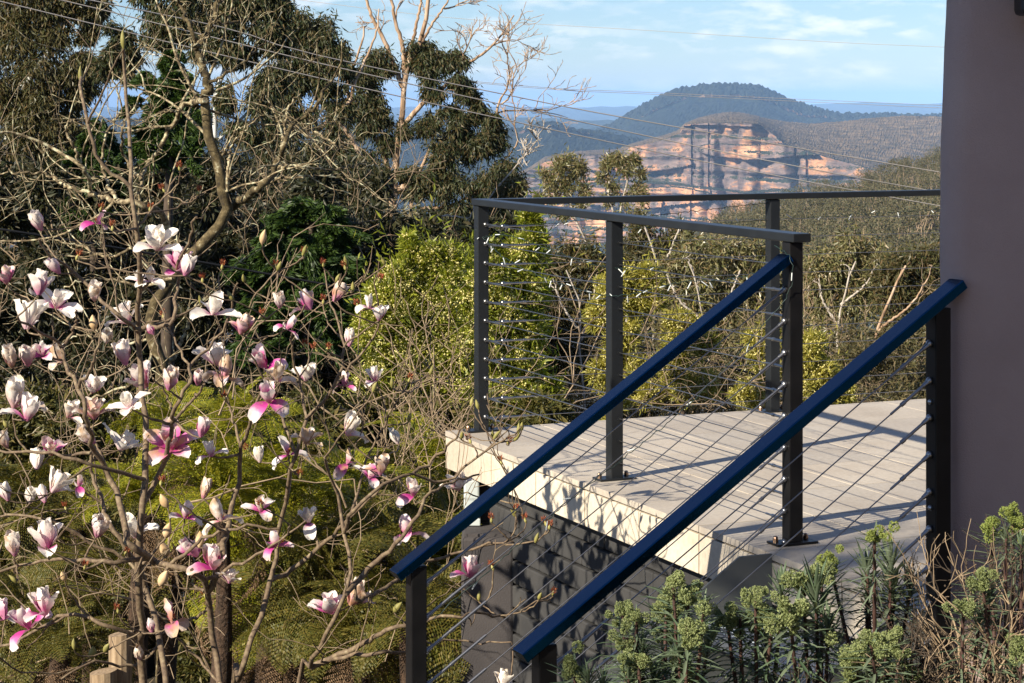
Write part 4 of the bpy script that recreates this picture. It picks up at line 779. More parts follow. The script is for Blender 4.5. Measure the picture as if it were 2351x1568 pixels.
fl = [('bright yellow green tree fern in the middle of the magnolia stems', 620, 1165, 10.2, .62, 14, FM, .1), ('sunlit tree fern low behind the forked magnolia trunk', 500, 1170, 9.6, .52, 13, FM, .15), ('lime tree fern above the right magnolia trunk', 760, 1190, 10.8, .6, 13, FM, .1),
      ('tree fern with broad hanging fronds below the stair rail', 880, 1290, 10.0, .62, 13, FO, 0), ('olive tree fern beside the lower stair post', 960, 1430, 9.2, .55, 13, FO, 0), ('tree fern against the rendered pier', 1010, 1360, 10.4, .55, 12, FM, 0), ('yellow tree fern high among the magnolia flowers', 560, 1020, 11.2, .5, 12, FM, .2),
      ('small tree fern behind the upper magnolia flowers', 390, 1010, 11.6, .5, 12, FM, .2), ('olive tree fern behind the two timber posts', 270, 1330, 11.6, .62, 14, FO, .1), ('shaded tree fern under the thick magnolia fork', 190, 1210, 11.8, .55, 12, FO, .1), ('brownish tree fern at the picture edge above the roots', 60, 1180, 12, .6, 12, FO, .1),
      ('dull green tree fern low in the shaded corner', 60, 1400, 11, .55, 12, FO, .1), ('large olive tree fern under the right magnolia trunk', 730, 1370, 9.8, .62, 14, FO, .05), ('tree fern with thatched trunk and dead brown fronds', 560, 1330, 10.6, .5, 10, FM, .1), ('tree fern growing below the thick right branch', 830, 1480, 9.4, .5, 12, FO, .05),
      ('feathery tree fern behind the pale dead stems', 870, 1120, 12, .6, 12, FO, .1), ('sunny tree fern between wattle and terrace corner', 960, 1080, 12.4, .55, 12, FM, .1), ('short tree fern at the foot of the timber posts', 150, 1500, 10.4, .5, 12, FO, 0), ('small lime tree fern over the left timber post', 330, 1180, 10.9, .5, 12, FM, .1), ('low tree fern between the two right magnolia trunks', 660, 1480, 9.8, .45, 11, FO, 0)]
for k, q in enumerate(fl): fern(q[0], q[1], q[2], q[3], q[4], q[5], 500 + k, q[6], q[7], dead=9 if 'thatched' in q[0] else 2)

def tangle(label, boxes, seed, n, mat=m_twig):
    rg = np.random.default_rng(seed); mb = MB()
    for _ in range(n):
        x0, x1, y0, y1, Y0, Y1 = boxes[rg.integers(0, len(boxes))]; p = P(rg.uniform(x0, x1), rg.uniform(y0, y1), rg.uniform(Y0, Y1))
        twigs(mb, p, rg.normal(0, .7, 3) + [0, 0, .5], rg.uniform(.25, .8), rg.uniform(.002, .005), 2, rg, 4, .6, .05, (1, 3), .22, .0013)
    struct(mb.build('dead_twigs', mat), label, 'stuff')
tangle('fine dead twigs tangled through the ferns', [(-60, 900, 900, 1580, 8.6, 11.5), (820, 1060, 940, 1300, 10, 13)], 451, 75)
tangle('pale dead branches tangled behind the terrace railing', [(1240, 1760, 780, 960, 17, 21), (1850, 2150, 800, 930, 24, 30)], 452, 45, m_twig)
# ---------------------------------------------------------------- magnolia
def petalmat():
    m, t, o = M('magnolia petals'); at = t.nodes.new('ShaderNodeAttribute'); at.attribute_name = 'tone'; g = t.nodes.new('ShaderNodeNewGeometry'); oi = t.nodes.new('ShaderNodeObjectInfo')
    ri = ramp(t, [(0, (.50, .05, .27)), (.24, (.62, .15, .38)), (.44, (.80, .58, .63)), (.62, (.86, .79, .74)), (1, (.88, .83, .75))]); ro = ramp(t, [(0, (.58, .22, .36)), (.22, (.72, .48, .52)), (.5, (.84, .75, .70)), (1, (.86, .80, .70))])
    n = noise(t, 34, 3); sh = t.nodes.new('ShaderNodeMath'); sh.operation = 'MULTIPLY_ADD'; sh.inputs[1].default_value = .5; t.links.new(n.outputs[0], sh.inputs[0])
    s2 = t.nodes.new('ShaderNodeMath'); s2.operation = 'ADD'; t.links.new(at.outputs['Fac'], s2.inputs[0]); 
    mr = t.nodes.new('ShaderNodeMapRange'); mr.inputs['To Min'].default_value = -.80; mr.inputs['To Max'].default_value = .06; t.links.new(oi.outputs['Random'], mr.inputs[0]); t.links.new(mr.outputs[0], sh.inputs[2]); t.links.new(sh.outputs[0], s2.inputs[1])
    t.links.new(s2.outputs[0], ri.inputs[0]); t.links.new(s2.outputs[0], ro.inputs[0])
    col = mixc(t, g.outputs['Backfacing'], ri.outputs[0], ro.outputs[0])
    # ageing: browned patches near the rim, stronger on some flowers
    m7 = t.nodes.new('ShaderNodeMath'); m7.operation = 'MULTIPLY'; m7.inputs[1].default_value = 7.13; fr = t.nodes.new('ShaderNodeMath'); fr.operation = 'FRACT'; t.links.new(oi.outputs['Random'], m7.inputs[0]); t.links.new(m7.outputs[0], fr.inputs[0])
    n2 = noise(t, 26, 4); ad = t.nodes.new('ShaderNodeMath'); ad.operation = 'MULTIPLY_ADD'; ad.inputs[1].default_value = .42; t.links.new(fr.outputs[0], ad.inputs[0]); t.links.new(n2.outputs[0], ad.inputs[2])
    ra = ramp(t, [(.78, (0, 0, 0)), (.98, (.8, .8, .8))]); t.links.new(ad.outputs[0], ra.inputs[0]); col = mixc(t, ra.outputs[0], col, (.50, .30, .14))
    p = pr(t, rough=.55, spec=.25); t.links.new(col, p.inputs['Base Color']); tr = t.nodes.new('ShaderNodeBsdfTranslucent'); t.links.new(col, tr.inputs[0]); mx = t.nodes.new('ShaderNodeMixShader'); mx.inputs[0].default_value = .28
    t.links.new(p.outputs[0], mx.inputs[1]); t.links.new(tr.outputs[0], mx.inputs[2]); t.links.new(mx.outputs[0], o.inputs[0]); return m
m_petal = petalmat()
m_tan = noisy('tan furry bud', [(.3, (.42, .27, .13)), (.6, (.62, .45, .26)), (.8, (.68, .55, .34))], 30, .7, .2, .001)
m_gbud = noisy('green bud', [(.3, (.15, .14, .035)), (.7, (.30, .27, .08))], 40, .6, .2, .001)
m_stam = leafmat('red orange stamens', [(.30, .05, .03), (.38, .13, .04), (.24, .05, .04), (.36, .20, .08)], .1, .6, .3)
m_cone = plain('yellow green stalk', (.33, .30, .09), .6)
m_mag = noisy('magnolia bark', [(.3, (.075, .05, .032)), (.5, (.15, .105, .065)), (.64, (.21, .16, .095)), (.74, (.32, .27, .18))], 60, .75, .4, .002, 160)

def petal(mb, az, l0, l1, L, Wd, cup, rg, r0=.006):
    nr, ncol = 10, 7; t = np.linspace(0, 1, nr) ** .85; an = np.radians(l0 + (l1 - l0) * t ** 1.2) + .0; st = np.stack([np.sin(an), 0 * t, np.cos(an)], -1) * L / (nr - 1)
    c = np.vstack([[0, 0, 0], np.cumsum(st[:-1], 0)]) + [r0, 0, 0]; nrm = np.stack([-np.cos(an), 0 * t, np.sin(an)], -1)
    w = Wd * .5 * np.where(t < .6, .24 + .76 * np.sin(np.clip(t / .6, 0, 1) * math.pi / 2) ** 1.3, np.sqrt(np.clip(1 - ((t - .6) / .425) ** 2, .02, 1))); s = np.linspace(-1, 1, ncol)
    wav = rg.normal(0, .0025, (nr, ncol)) * t[:, None]
    v = c[:, None] + s[None, :, None] * w[:, None, None] * np.array([0, 1, 0]) + nrm[:, None] * (cup * w[:, None] * (s[None] ** 2) + wav)[..., None]
    v = v.reshape(-1, 3); ca, sa = math.cos(az), math.sin(az); v = np.c_[v[:, 0] * ca - v[:, 1] * sa, v[:, 0] * sa + v[:, 1] * ca, v[:, 2]]
    mb.grid(v.reshape(nr, ncol, 3)[:, ::-1], np.repeat(t, ncol))
def flower_mesh(kind, seed):
    rg = np.random.default_rng(seed); mb = MB(); R = lambda a, b: rg.uniform(a, b); a0 = R(0, 6.3)
    def ring(n, ph, l0, l1, L, W, cup, jit=8):
        for k in range(n): petal(mb, a0 + ph + k * 2 * math.pi / n + rg.normal(0, .15), l0 + rg.normal(0, jit * .5), l1 + rg.normal(0, jit * 1.6), L * R(.9, 1.08), W * R(.88, 1.1), cup, rg)
    if kind == 'open': ring(3, 0, 10, 4, .070, .040, .8); ring(3, 1, 30, 52, .078, .044, .5, 12); ring(3, .4, 50, 100, .080, .046, .35, 16)
    elif kind == 'wide': ring(3, 0, 14, 20, .066, .038, .7); ring(5, .7, 55, 88, .084, .048, .35, 14)
    elif kind == 'cup': ring(3, 0, 22, -14, .076, .046, .85, 4); ring(3, 1.05, 27, -10, .078, .048, .75, 5)
    elif kind == 'tulip': ring(3, 0, 20, -8, .074, .042, .8, 5); ring(2, 1.0, 30, 26, .076, .044, .6, 8); ring(1, 2.2, 60, 125, .074, .044, .4, 10)
    elif kind == 'ragged': ring(2, .5, 18, 10, .070, .038, .8, 8); ring(3, 1.4, 70, 150, .068, .042, .4, 18)
    elif kind == 'droop': ring(1, .5, 14, 4, .072, .040, .9, 6); ring(2, 1.4, 85, 165, .070, .044, .4, 10)
    elif kind == 'bud': ring(3, 0, 24, -30, .070, .040, .95, 2); ring(3, 1.05, 26, -28, .068, .042, .9, 2)
    o = mb.build('flower', m_petal, smooth=True, attr=True); me = o.data; bpy.data.objects.remove(o); return me
def stamen_mesh(seed, big):
    rg = np.random.default_rng(seed); mb = MB(); n = 60 if big else 36; z = rg.uniform(.001, .020 if big else .014, n); az = rg.uniform(0, 6.28, n); sp = 1.0 - z * 30
    pos = np.c_[np.cos(az) * .004, np.sin(az) * .004, z]; d = np.c_[np.cos(az) * np.clip(sp, .15, 1), np.sin(az) * np.clip(sp, .15, 1), np.full(n, .75)]
    v, f = leaves(pos, d, .016 if big else .012, .0036, rg, .1, .1); mb.add(v, f); o = mb.build('stamens', m_stam); me = o.data; bpy.data.objects.remove(o); return me
FLW = {k: [flower_mesh(k, 900 + 10 * i + j) for j in range(3)] for i, k in enumerate(['open', 'wide', 'cup', 'tulip', 'ragged', 'droop', 'bud'])}
STM = [stamen_mesh(990, True), stamen_mesh(991, False)]
def bud_mesh(name, mat, L, r, seed):
    t = np.linspace(0, 1, 10); mb = MB(); pr_ = r * np.sin(np.pi * np.clip(t * .93 + .04, 0, 1)) ** .8 * (1.15 - .45 * t); mb.tube(np.c_[.04 * L * np.sin(t * 3), 0 * t, t * L], pr_, 9); o = mb.build(name, mat, smooth=True); me = o.data; bpy.data.objects.remove(o); return me
BUD = {'tan': bud_mesh('bud', m_tan, .062, .019, 0), 'green': bud_mesh('bud', m_gbud, .036, .0075, 0), 'long': bud_mesh('bud', m_gbud, .060, .0085, 0), 'fat': bud_mesh('bud', m_gbud, .058, .016, 0), 'point': bud_mesh('bud', m_tan, .055, .012, 0)}
REC = bud_mesh('spent_flower', m_cone, .026, .0065, 0)

def magnolia():
    rg = np.random.default_rng(77); Y = 7.1; base = np.array([-1.18, 7.1, float(gz(-1.18, 7.1))])
    root = thing('magnolia_tree', 'leafless magnolia tree covered in white and pink flowers beside the stair', 'tree', tuple(base)); net = Net(); w = lambda q: q / 2 / F * Y
    b = lambda dx, dy: base + np.array([dx, dy, -.05])
    L = [(b(-.02, 0), [(325, 1600), (322, 1450), (318, 1316), (325, 1180), (335, 1080), (335, 1000), (325, 880), (321, 800), (322, 700), (318, 600), (312, 510), (305, 430), (298, 330), (290, 220), (284, 140), (283, 108)], 27, 7, 0),
         (b(.06, .15), [(385, 1620), (381, 1558), (371, 1474), (350, 1404), (332, 1348)], 17, 14, .12),
         (b(.17, -.05), [(512, 1620), (504, 1568), (490, 1474), (480, 1386), (469, 1334), (440, 1310), (400, 1300), (355, 1290)], 25, 12, -.08), (None, [(478, 1370), (507, 1288), (521, 1229), (535, 1159), (549, 1089), (556, 1019), (580, 960), (600, 900)], 17, 6, -.02),
         (b(.27, .0), [(535, 1610), (546, 1568), (574, 1491), (595, 1421), (616, 1351), (633, 1281), (647, 1194), (661, 1124), (675, 1054), (690, 1000), (705, 960)], 22, 8, .05), (None, [(616, 1351), (665, 1316), (735, 1257), (783, 1215), (840, 1150), (880, 1110)], 13, 5, .05),
         (b(.38, -.15), [(680, 1600), (705, 1544), (719, 1516), (740, 1470), (782, 1386), (806, 1320), (792, 1236), (785, 1159), (778, 1138), (750, 1082), (746, 1050)], 20, 6, -.25), (None, [(806, 1325), (855, 1285), (901, 1250), (943, 1204), (964, 1166), (1002, 1124), (1060, 1100), (1100, 1089)], 14, 4, -.2),
         (None, [(715, 1530), (810, 1502), (873, 1462), (929, 1439), (975, 1432)], 15, 8, -.25), (None, [(760, 1500), (873, 1474), (929, 1481), (978, 1484), (1020, 1470), (1093, 1477), (1174, 1474)], 10, 3, .0), (None, [(806, 1340), (834, 1341), (894, 1323), (974, 1283), (1055, 1271), (1135, 1246), (1170, 1250), (1237, 1236), (1262, 1206)], 11, 3, .0), (None, [(929, 1425), (978, 1407), (1055, 1404), (1093, 1400), (1156, 1416), (1212, 1393), (1272, 1358)], 9, 3, .0),
         (None, [(792, 1236), (810, 1180), (870, 1120), (950, 1090), (1019, 1110), (1115, 1036), (1173, 1001), (1198, 978)], 10, 3, -.25), (None, [(950, 1090), (1000, 1050), (1034, 1019), (1069, 967), (1088, 925)], 8, 3, -.2),
         (None, [(321, 800), (260, 743), (210, 694), (168, 634), (115, 587), (90, 548)], 11, 5, -.15), (None, [(327, 816), (378, 750), (395, 694), (406, 652), (404, 620), (427, 565), (451, 498)], 11, 5, -.1), (None, [(312, 455), (252, 371), (217, 301), (192, 217), (186, 178)], 9, 7, .1), (None, [(325, 504), (385, 444), (410, 404)], 6, 4, -.05),
         (None, [(318, 1330), (311, 1316), (287, 1274), (259, 1225), (241, 1183), (227, 1131), (212, 1089), (210, 1019)], 15, 7, .15), (None, [(318, 1300), (301, 1250), (283, 1194), (266, 1127), (245, 1078), (217, 1029), (206, 988), (195, 946), (187, 904), (160, 856), (145, 820), (141, 795), (105, 766), (59, 741), (40, 728)], 17, 5, -.1), (None, [(188, 897), (208, 852), (220, 810), (232, 766)], 9, 4, -.15), (None, [(145, 792), (155, 760), (166, 718)], 8, 4, -.12),
         (None, [(333, 1170), (364, 1089), (378, 1040), (395, 978), (397, 949), (420, 905), (437, 870), (440, 834), (497, 778), (528, 722), (545, 650)], 13, 4, -.2), (None, [(397, 949), (440, 920), (468, 882)], 8, 5, -.2), (None, [(397, 949), (378, 905), (350, 870)], 7, 4, -.2), (None, [(440, 840), (410, 790), (380, 740)], 6, 4, -.15),
         (None, [(705, 960), (690, 880), (670, 800), (680, 740), (700, 700)], 7, 4, .05), (None, [(700, 970), (760, 900), (790, 830), (785, 760), (760, 690), (745, 620)], 9, 3, .1), (None, [(760, 900), (830, 810), (870, 740), (862, 650), (870, 600)], 7, 3, .1), (None, [(690, 1000), (640, 930), (600, 850), (560, 800)], 8, 4, 0), (None, [(830, 1150), (850, 1040), (890, 960), (930, 900), (990, 870)], 7, 3, .15), (None, [(556, 1019), (520, 940), (500, 900)], 7, 4, -.05),
         (None, [(322, 1450), (250, 1420), (170, 1400), (90, 1440), (-20, 1500)], 10, 6, .2), (None, [(345, 1400), (420, 1440), (480, 1400)], 8, 6, .1), (None, [(318, 1340), (240, 1300), (150, 1290), (60, 1300), (-20, 1320)], 11, 6, -.2), (None, [(266, 1127), (180, 1080), (100, 1050), (20, 1040), (-30, 1030)], 10, 5, -.25), (None, [(287, 1274), (200, 1235), (110, 1190), (30, 1180), (-30, 1190)], 9, 5, .2), (None, [(385, 1290), (470, 1240), (560, 1210), (640, 1215)], 9, 5, -.2), (None, [(469, 1334), (540, 1310), (640, 1250), (700, 1200)], 9, 4, -.25), (None, [(371, 1490), (300, 1530), (210, 1520), (140, 1560)], 8, 5, .1), (None, [(504, 1560), (440, 1520), (400, 1470), (395, 1440)], 7, 4, -.1)]
    for bp, pts, w0, w1, dy in L:
        q = [P(x, y, Y + dy + .12 * math.sin(i * .9 + w0)) for i, (x, y) in enumerate(pts)]
        if bp is not None: q = [bp] + q
        elif len(net.p):                                   # start a branch on the nearest wood
            j = int(np.argmin(np.linalg.norm((net.p - q[0]) * [1, .35, 1], axis=1))); q[0] = net.p[j].copy(); q[1:] = [a + (q[0] - P(pts[0][0], pts[0][1], Y + dy)) * [0, max(0, 1 - (i + 1) * .25), 0] for i, a in enumerate(q[1:])]
        net.limb(q, w(w0), w(w1), n=max(14, 3 * len(q)), k=9, wob=.0035, rg=rg)
    FL = '''362,548,52,open 412,600,34,tulip 430,610,30,cup 345,640,26,ragged 132,690,50,wide 92,650,34,tulip 66,722,42,tulip 14,632,26,tulip 125,612,26,cup 217,672,30,cup 286,720,44,open 345,756,18,bud 245,772,24,cup 215,738,24,tan
    22,820,34,cup 62,818,32,cup 98,812,28,ragged 130,812,28,tulip 283,812,34,cup 490,716,40,ragged 560,745,30,tulip 642,690,24,cup 704,690,28,tulip 776,672,28,cup 848,702,24,ragged 872,720,22,tulip 802,776,24,cup 662,750,24,ragged
    495,812,46,open 515,862,36,ragged 597,826,34,tulip 637,870,34,ragged 706,856,28,tulip 322,866,38,tulip 392,872,32,cup 217,885,28,tulip 217,938,44,open 292,922,44,wide 32,902,42,tulip 68,938,36,tulip 162,940,26,tulip 617,918,40,ragged 455,868,24,cup 285,1012,54,wide 392,1012,60,wide
    466,982,28,cup 84,1056,28,cup 116,1028,28,tulip 200,1000,32,cup 662,1040,34,droop 708,1000,36,open 806,976,32,tulip 906,1000,26,bud 800,1060,32,droop 876,1068,30,tulip 850,1092,28,ragged 594,1044,22,cup 484,1042,28,ragged 132,1106,34,tulip 182,1110,24,droop 70,1138,24,cup 98,1136,24,cup 12,1130,26,cup
    472,1122,28,cup 376,1148,24,tan 426,1184,30,ragged 506,1190,40,droop 598,1168,28,ragged 706,1184,28,tulip 950,1120,28,tulip 1052,1106,36,open 936,1226,34,ragged 1082,1302,30,tulip 228,1210,36,cup 302,1210,34,tulip 386,1216,26,tan 376,1260,28,tan 438,1258,32,tulip 458,1236,26,tan 490,1282,36,tulip 106,1230,42,tulip 30,1250,34,cup 530,1322,30,open
    100,1382,38,tulip 66,1438,44,ragged 10,1416,36,ragged 396,1424,42,droop 376,1326,28,tan 756,1386,44,open 816,1362,38,tulip 632,1250,28,ragged 1156,1560,26,tulip 86,508,30,cup 222,508,26,droop 10,1012,24,cup 320,640,22,ragged 860,860,22,tulip 790,880,24,ragged 915,1392,24,fat 212,1496,26,fat 246,1486,20,fat 318,1498,26,bud 346,1436,22,bud 145,1322,20,tan'''
    SP = '232,478 258,520 375,434 345,478 412,384 456,440 510,610 375,724 602,722 697,580 633,610 742,606 792,612 515,912 568,1030 290,1268 465,640 178,588 742,690 752,800 700,790 725,800 1168,1012 1128,1192 1206,1192 1262,1208 1252,1200 1270,1360 1184,1170 370,1106 600,1160 640,1250 820,700 872,640 940,870 470,1365 270,1400 1130,1300 690,1090 445,1330 880,1060 150,1165 1150,1060 1078,1010 195,1300'.split()
    BD = '186,172,long 283,92,long 605,545,point 700,575,green 795,600,green 640,612,green 810,660,green 860,890,green 1096,930,green 1084,925,green 1198,980,green 1190,985,green 1185,1005,green 1232,1236,green 1180,1180,green 1140,1000,green 12,972,fat 940,960,green 900,880,green 990,850,green 775,640,green 460,690,green 530,680,green 880,600,green 560,640,green 30,1330,green 170,1480,green 1130,1000,green 1060,1000,green 1100,1370,green 1240,1370,green'.split()
    items = []
    for q in FL.split():
        x, y, r, k = q.split(','); items.append((float(x), float(y), float(r), k))
    for q in SP: x, y = q.split(','); items.append((float(x), float(y), 20, 'spent'))
    for q in BD: x, y, k = q.split(','); items.append((float(x), float(y), 15, k))
    tg = []; ends = []; rec = []
    for x, y, r, k in items:
        Yf = Y + rg.normal(-.05, .28); Yf = max(Yf, 6.95) if x > 880 else np.clip(Yf, 6.5, 7.7); c = P(x, y, Yf)
        tilt = rg.normal(0, .35), rg.normal(-.28, .30); ax = unit(np.array([tilt[0], tilt[1], 1.0]))
        if k in ('long',): ax = unit(np.array([-.05, 0, 1.]))
        sc = r / F * Yf / {'open': .062, 'wide': .070, 'ragged': .046, 'droop': .050, 'tulip': .044}.get(k, .045); h = {'spent': .014, 'green': .016, 'long': .028, 'point': .026, 'ragged': .01, 'droop': .01, 'wide': .03 * sc}.get(k, .036 * sc)
        p = c - ax * h; tg.append(p); ends.append(ax); rec.append((p, ax, sc, k))
    net.grow(np.array(tg), r_tip=.0024, taper=.75, rmax=.007, rise=1.3, n=10, k=6, wob=.010, rg=rg, endir=ends)
    nn = len(net.p)
    for _ in range(70):                                   # short bare side twigs and spurs
        i = rg.integers(0, nn); twigs(net.mb, net.p[i], unit(net.t[i] + rg.normal(0, .7, 3) + [0, 0, .4]), rg.uniform(.05, .28), min(.0034, net.r[i] * .7), 1, rg, 5, .5, .25, (0, 2), .16, .0016)
    net.mb.build('branches', m_mag, root, smooth=True)
    for i, (p, ax, sc, k) in enumerate(rec):
        q = Vector(ax).to_track_quat('Z', 'Y'); q = q @ __import__('mathutils').Quaternion((0, 0, 1), rg.uniform(0, 6.28)); kids = []
        if k == 'spent': me, nm, s = REC, 'spent_flower', .8; kids = [(STM[0], .016)]
        elif k in BUD: me, nm, s = BUD[k], 'bud', (1.0 if k in ('green', 'long', 'point') else sc * 1.05)
        else: me, nm, s = FLW[k][rg.integers(0, 3)], 'flower', sc; kids = [(STM[1], .004)] if k in ('open', 'wide', 'ragged', 'droop') else []
        o = bpy.data.objects.new(nm, me); S.collection.objects.link(o); o.parent = root; o.location = Vector(p - base); o.rotation_mode = 'QUATERNION'; o.rotation_quaternion = q; o.scale = (s, s, s)
        for me2, z in kids: c = bpy.data.objects.new('stamens', me2); S.collection.objects.link(c); c.parent = o; c.location = (0, 0, z)
magnolia()

# ---------------------------------------------------------------- garden bed in front: spurges and dead brush
m_euph = leafmat('spurge leaves', [(.075, .105, .06), (.12, .155, .095), (.16, .195, .13), (.095, .125, .07)], .2, .5, .35)
m_euphd = leafmat('dark spurge leaves', [(.06, .10, .055), (.11, .155, .09), (.17, .21, .135), (.08, .12, .07)], .2, .5, .35)
m_ehead = leafmat('lime spurge bracts', [(.24, .30, .075), (.33, .38, .10), (.19, .25, .08), (.40, .42, .13)], .3, .6, .25)
m_eheadd = leafmat('green spurge bracts', [(.19, .24, .09), (.26, .30, .12), (.33, .36, .17), (.15, .20, .09)], .25, .6, .25)
m_red = noisy('reddish stems', [(.3, (.035, .018, .014)), (.7, (.085, .042, .032))], 30, .7, .2, .002)
def leafblade(mb, p, d, L, W, rg, sag):
    n = 5; d = unit(d); s = unit(np.cross(d, [0, 0, 1.]) + rg.normal(0, .12, 3)); up = np.cross(s, d); t = np.linspace(0, 1, n); c = p + d * (t * L)[:, None] + np.array([0, 0, -1]) * (sag * L * t**2)[:, None]
    w = W * np.sin(np.pi * np.clip(.12 + .80 * t, 0, 1)) ** .8 * .5; w[-1] = .0004
    v = np.stack([c - s * w[:, None] + up * (w * .5)[:, None], c, c + s * w[:, None] + up * (w * .5)[:, None]], 1); mb.grid(v)
def spurge(label, stems, Y, seed, dark=False, group='spurge plants in the garden bed'):
    """stems: (x, y, size in picture units, kind r rosette / f flower head)"""
    rg = np.random.default_rng(seed); x0 = np.mean([s[0] for s in stems]); b = P(x0 + rg.normal(0, 15), 1640, Y); b[2] = min(b[2], -.12)
    t = thing('spurge_plant', label, 'plant', tuple(b), group)
    for (x, y, r, k) in stems:
        Ys = Y + rg.normal(0, .07); c = P(x, y, Ys); rm = r / F * Ys; h = c - b; ctrl = b + np.array([h[0] * .75, h[1] * .7, h[2] * .45]) + rg.normal(0, .012, 3); u = np.linspace(0, 1, 14)[:, None]; p = (1 - u)**2 * b + 2 * u * (1 - u) * ctrl + u**2 * c
        st = MB().tube(p, np.linspace(.0068, .0036, 14), 7).build('stem', m_red, t, smooth=True); tg = unit(p[-1] - p[-3]); mb = MB()
        nl = 52 if k == 'r' else 50
        for i in range(nl):
            q = (i / nl); ph = i * 2.4; e = np.cross(tg, [1, 0, 0]); e = unit(e); g = np.cross(tg, e); rad = e * math.cos(ph) + g * math.sin(ph); lean = 1.6 - 1.35 * q if k == 'r' else 1.7 - .6 * q
            back = (1 - q) ** 1.3 * rm * (2.6 if k == 'r' else 6.0) + (.0 if k == 'r' else rm * .45); pos = p[-1] - tg * back
            leafblade(mb, pos, rad * math.sin(lean) + tg * math.cos(lean) + rg.normal(0, .10, 3), rm * rg.uniform(1.15, 1.7) * (1.15 if k == 'r' else 1.7), rm * (.19 if k == 'r' else .22), rg, .35 * (1 - q))
        mb.build('leaves', m_euphd if dark else m_euph, t, smooth=True)
        if k == 'f':
            hb = MB(); sc_ = rg.normal(0, .55, (8, 3)) * [1, 1, .8] + tg * .1; o = np.concatenate([c_ + unit(rg.normal(0, 1, (58, 3))) * rg.uniform(.25, .48) for c_ in sc_]); n = len(o); pos = p[-1] + o * rm
            rep = 5; pos = np.repeat(pos, rep, 0) + rg.normal(0, rm * .045, (len(pos) * rep, 3)); d = np.repeat(unit(o + tg * .4), rep, 0) + rg.normal(0, .75, (len(pos), 3))
            v, f = leaves(pos, d, rm * .15, rm * .13, rg, .35, .05); hb.add(v, f)
            for i in range(26): hb.tube([p[-1] - tg * rm * .6, p[-1] + o[i] * rm * .7], [.0016, .001], 4, cap=False)
            hb.build('flower_head', m_eheadd if dark else m_ehead, t)
sp = [('bright spurge with open rosettes in front of the terrace edge', [(1990, 1305, 44, 'r'), (2045, 1295, 50, 'r'), (2008, 1222, 24, 'f'), (2050, 1350, 40, 'r'), (2092, 1345, 36, 'r'), (1905, 1292, 24, 'f'), (1990, 1385, 22, 'r')], 5.15, False),
      ('big dark leaved spurge rosette left of the sunlit one', [(1872, 1365, 54, 'r'), (1845, 1330, 34, 'f'), (1885, 1312, 26, 'f'), (1815, 1405, 40, 'f'), (1900, 1440, 36, 'r')], 5.05, True),
      ('tall spurge with the largest dense flower heads before the lower stair rail', [(1545, 1345, 34, 'f'), (1530, 1395, 36, 'f'), (1580, 1375, 34, 'f'), (1520, 1445, 34, 'f'), (1575, 1440, 36, 'f'), (1615, 1400, 32, 'r'), (1625, 1480, 48, 'r'), (1560, 1500, 40, 'r')], 4.95, True),
      ('deep green spurge beside the tall dense headed one', [(1430, 1410, 26, 'f'), (1462, 1425, 24, 'f'), (1440, 1465, 26, 'f'), (1475, 1490, 30, 'r')], 5.0, True),
      ('spurge with rounded heads in the middle of the garden bed', [(1735, 1375, 26, 'f'), (1700, 1420, 32, 'f'), (1740, 1425, 34, 'f'), (1775, 1415, 30, 'f'), (1670, 1420, 26, 'f'), (1795, 1350, 38, 'r'), (1760, 1490, 30, 'r')], 5.0, True),
      ('low spurge at the foot of the lower stair post', [(1315, 1530, 32, 'f'), (1350, 1560, 30, 'r'), (1385, 1570, 28, 'r')], 5.1, True),
      ('low spurge with leafy rosettes between the two dark ones', [(1465, 1510, 30, 'f'), (1440, 1545, 34, 'r'), (1500, 1560, 34, 'r'), (1560, 1540, 32, 'f')], 4.85, True),
      ('spreading spurge with flat green heads under the pillar post', [(2000, 1478, 34, 'f'), (2035, 1470, 30, 'f'), (1965, 1500, 34, 'f'), (2065, 1500, 22, 'f'), (1990, 1530, 34, 'r'), (2040, 1545, 34, 'f'), (1955, 1550, 30, 'f'), (2090, 1550, 26, 'f')], 4.9, True),
      ('lime headed spurge leaning in front of the brown pillar', [(2278, 1215, 28, 'f'), (2325, 1185, 26, 'f'), (2345, 1215, 24, 'f'), (2310, 1230, 20, 'r')], 5.0, False),
      ('dull green spurge stem among the dead brush by the pillar', [(2255, 1335, 28, 'f'), (2270, 1370, 22, 'r')], 5.0, True), ('spurge with a small head low against the pillar foot', [(2212, 1395, 28, 'f'), (2248, 1425, 22, 'r')], 4.95, True), ('cut off spurge at the bottom right corner', [(2342, 1490, 32, 'f'), (2320, 1540, 26, 'r'), (2345, 1250, 22, 'r')], 4.9, True)]
for k, q in enumerate(sp): spurge(q[0], q[1], q[2], 700 + k, q[3])
def brush(label, x, Y, stems, seed, L, mat, seeds=0, dark=False):
    rg = np.random.default_rng(seed); b = P(x, 1640, Y); b[2] = min(b[2], -.1); t = thing('dead_shrub', label, 'shrub', tuple(b), 'dead shrubs by the pillar'); mb = MB()
    for k in range(stems):
        d = np.array([rg.normal(0, .28), rg.normal(0, .15), 1.0]); p = b + [rg.normal(0, .035), rg.normal(0, .04), 0]; twigs(mb, p, d, L * rg.uniform(.45, 1.0), .0048, 3, rg, 5, .55, .12, (2, 4), .16, .0008)
    mb.build('stems', mat, t, smooth=True)
    if seeds:
        pts = np.concatenate(mb.v); sel = pts[rg.integers(0, len(pts), seeds)]; sel = sel[sel[:, 2] > b[2] + L * .5]; sb = MB()
        for s in sel: sb.ball(s + rg.normal(0, .006, 3), rg.uniform(.0018, .0032), 5, 4)
        sb.build('seed_heads', m_dark, t)
brush('pale dry shrub with seed heads in front of the brown pillar', 2245, 4.95, 9, 801, .34, m_twig, 260)
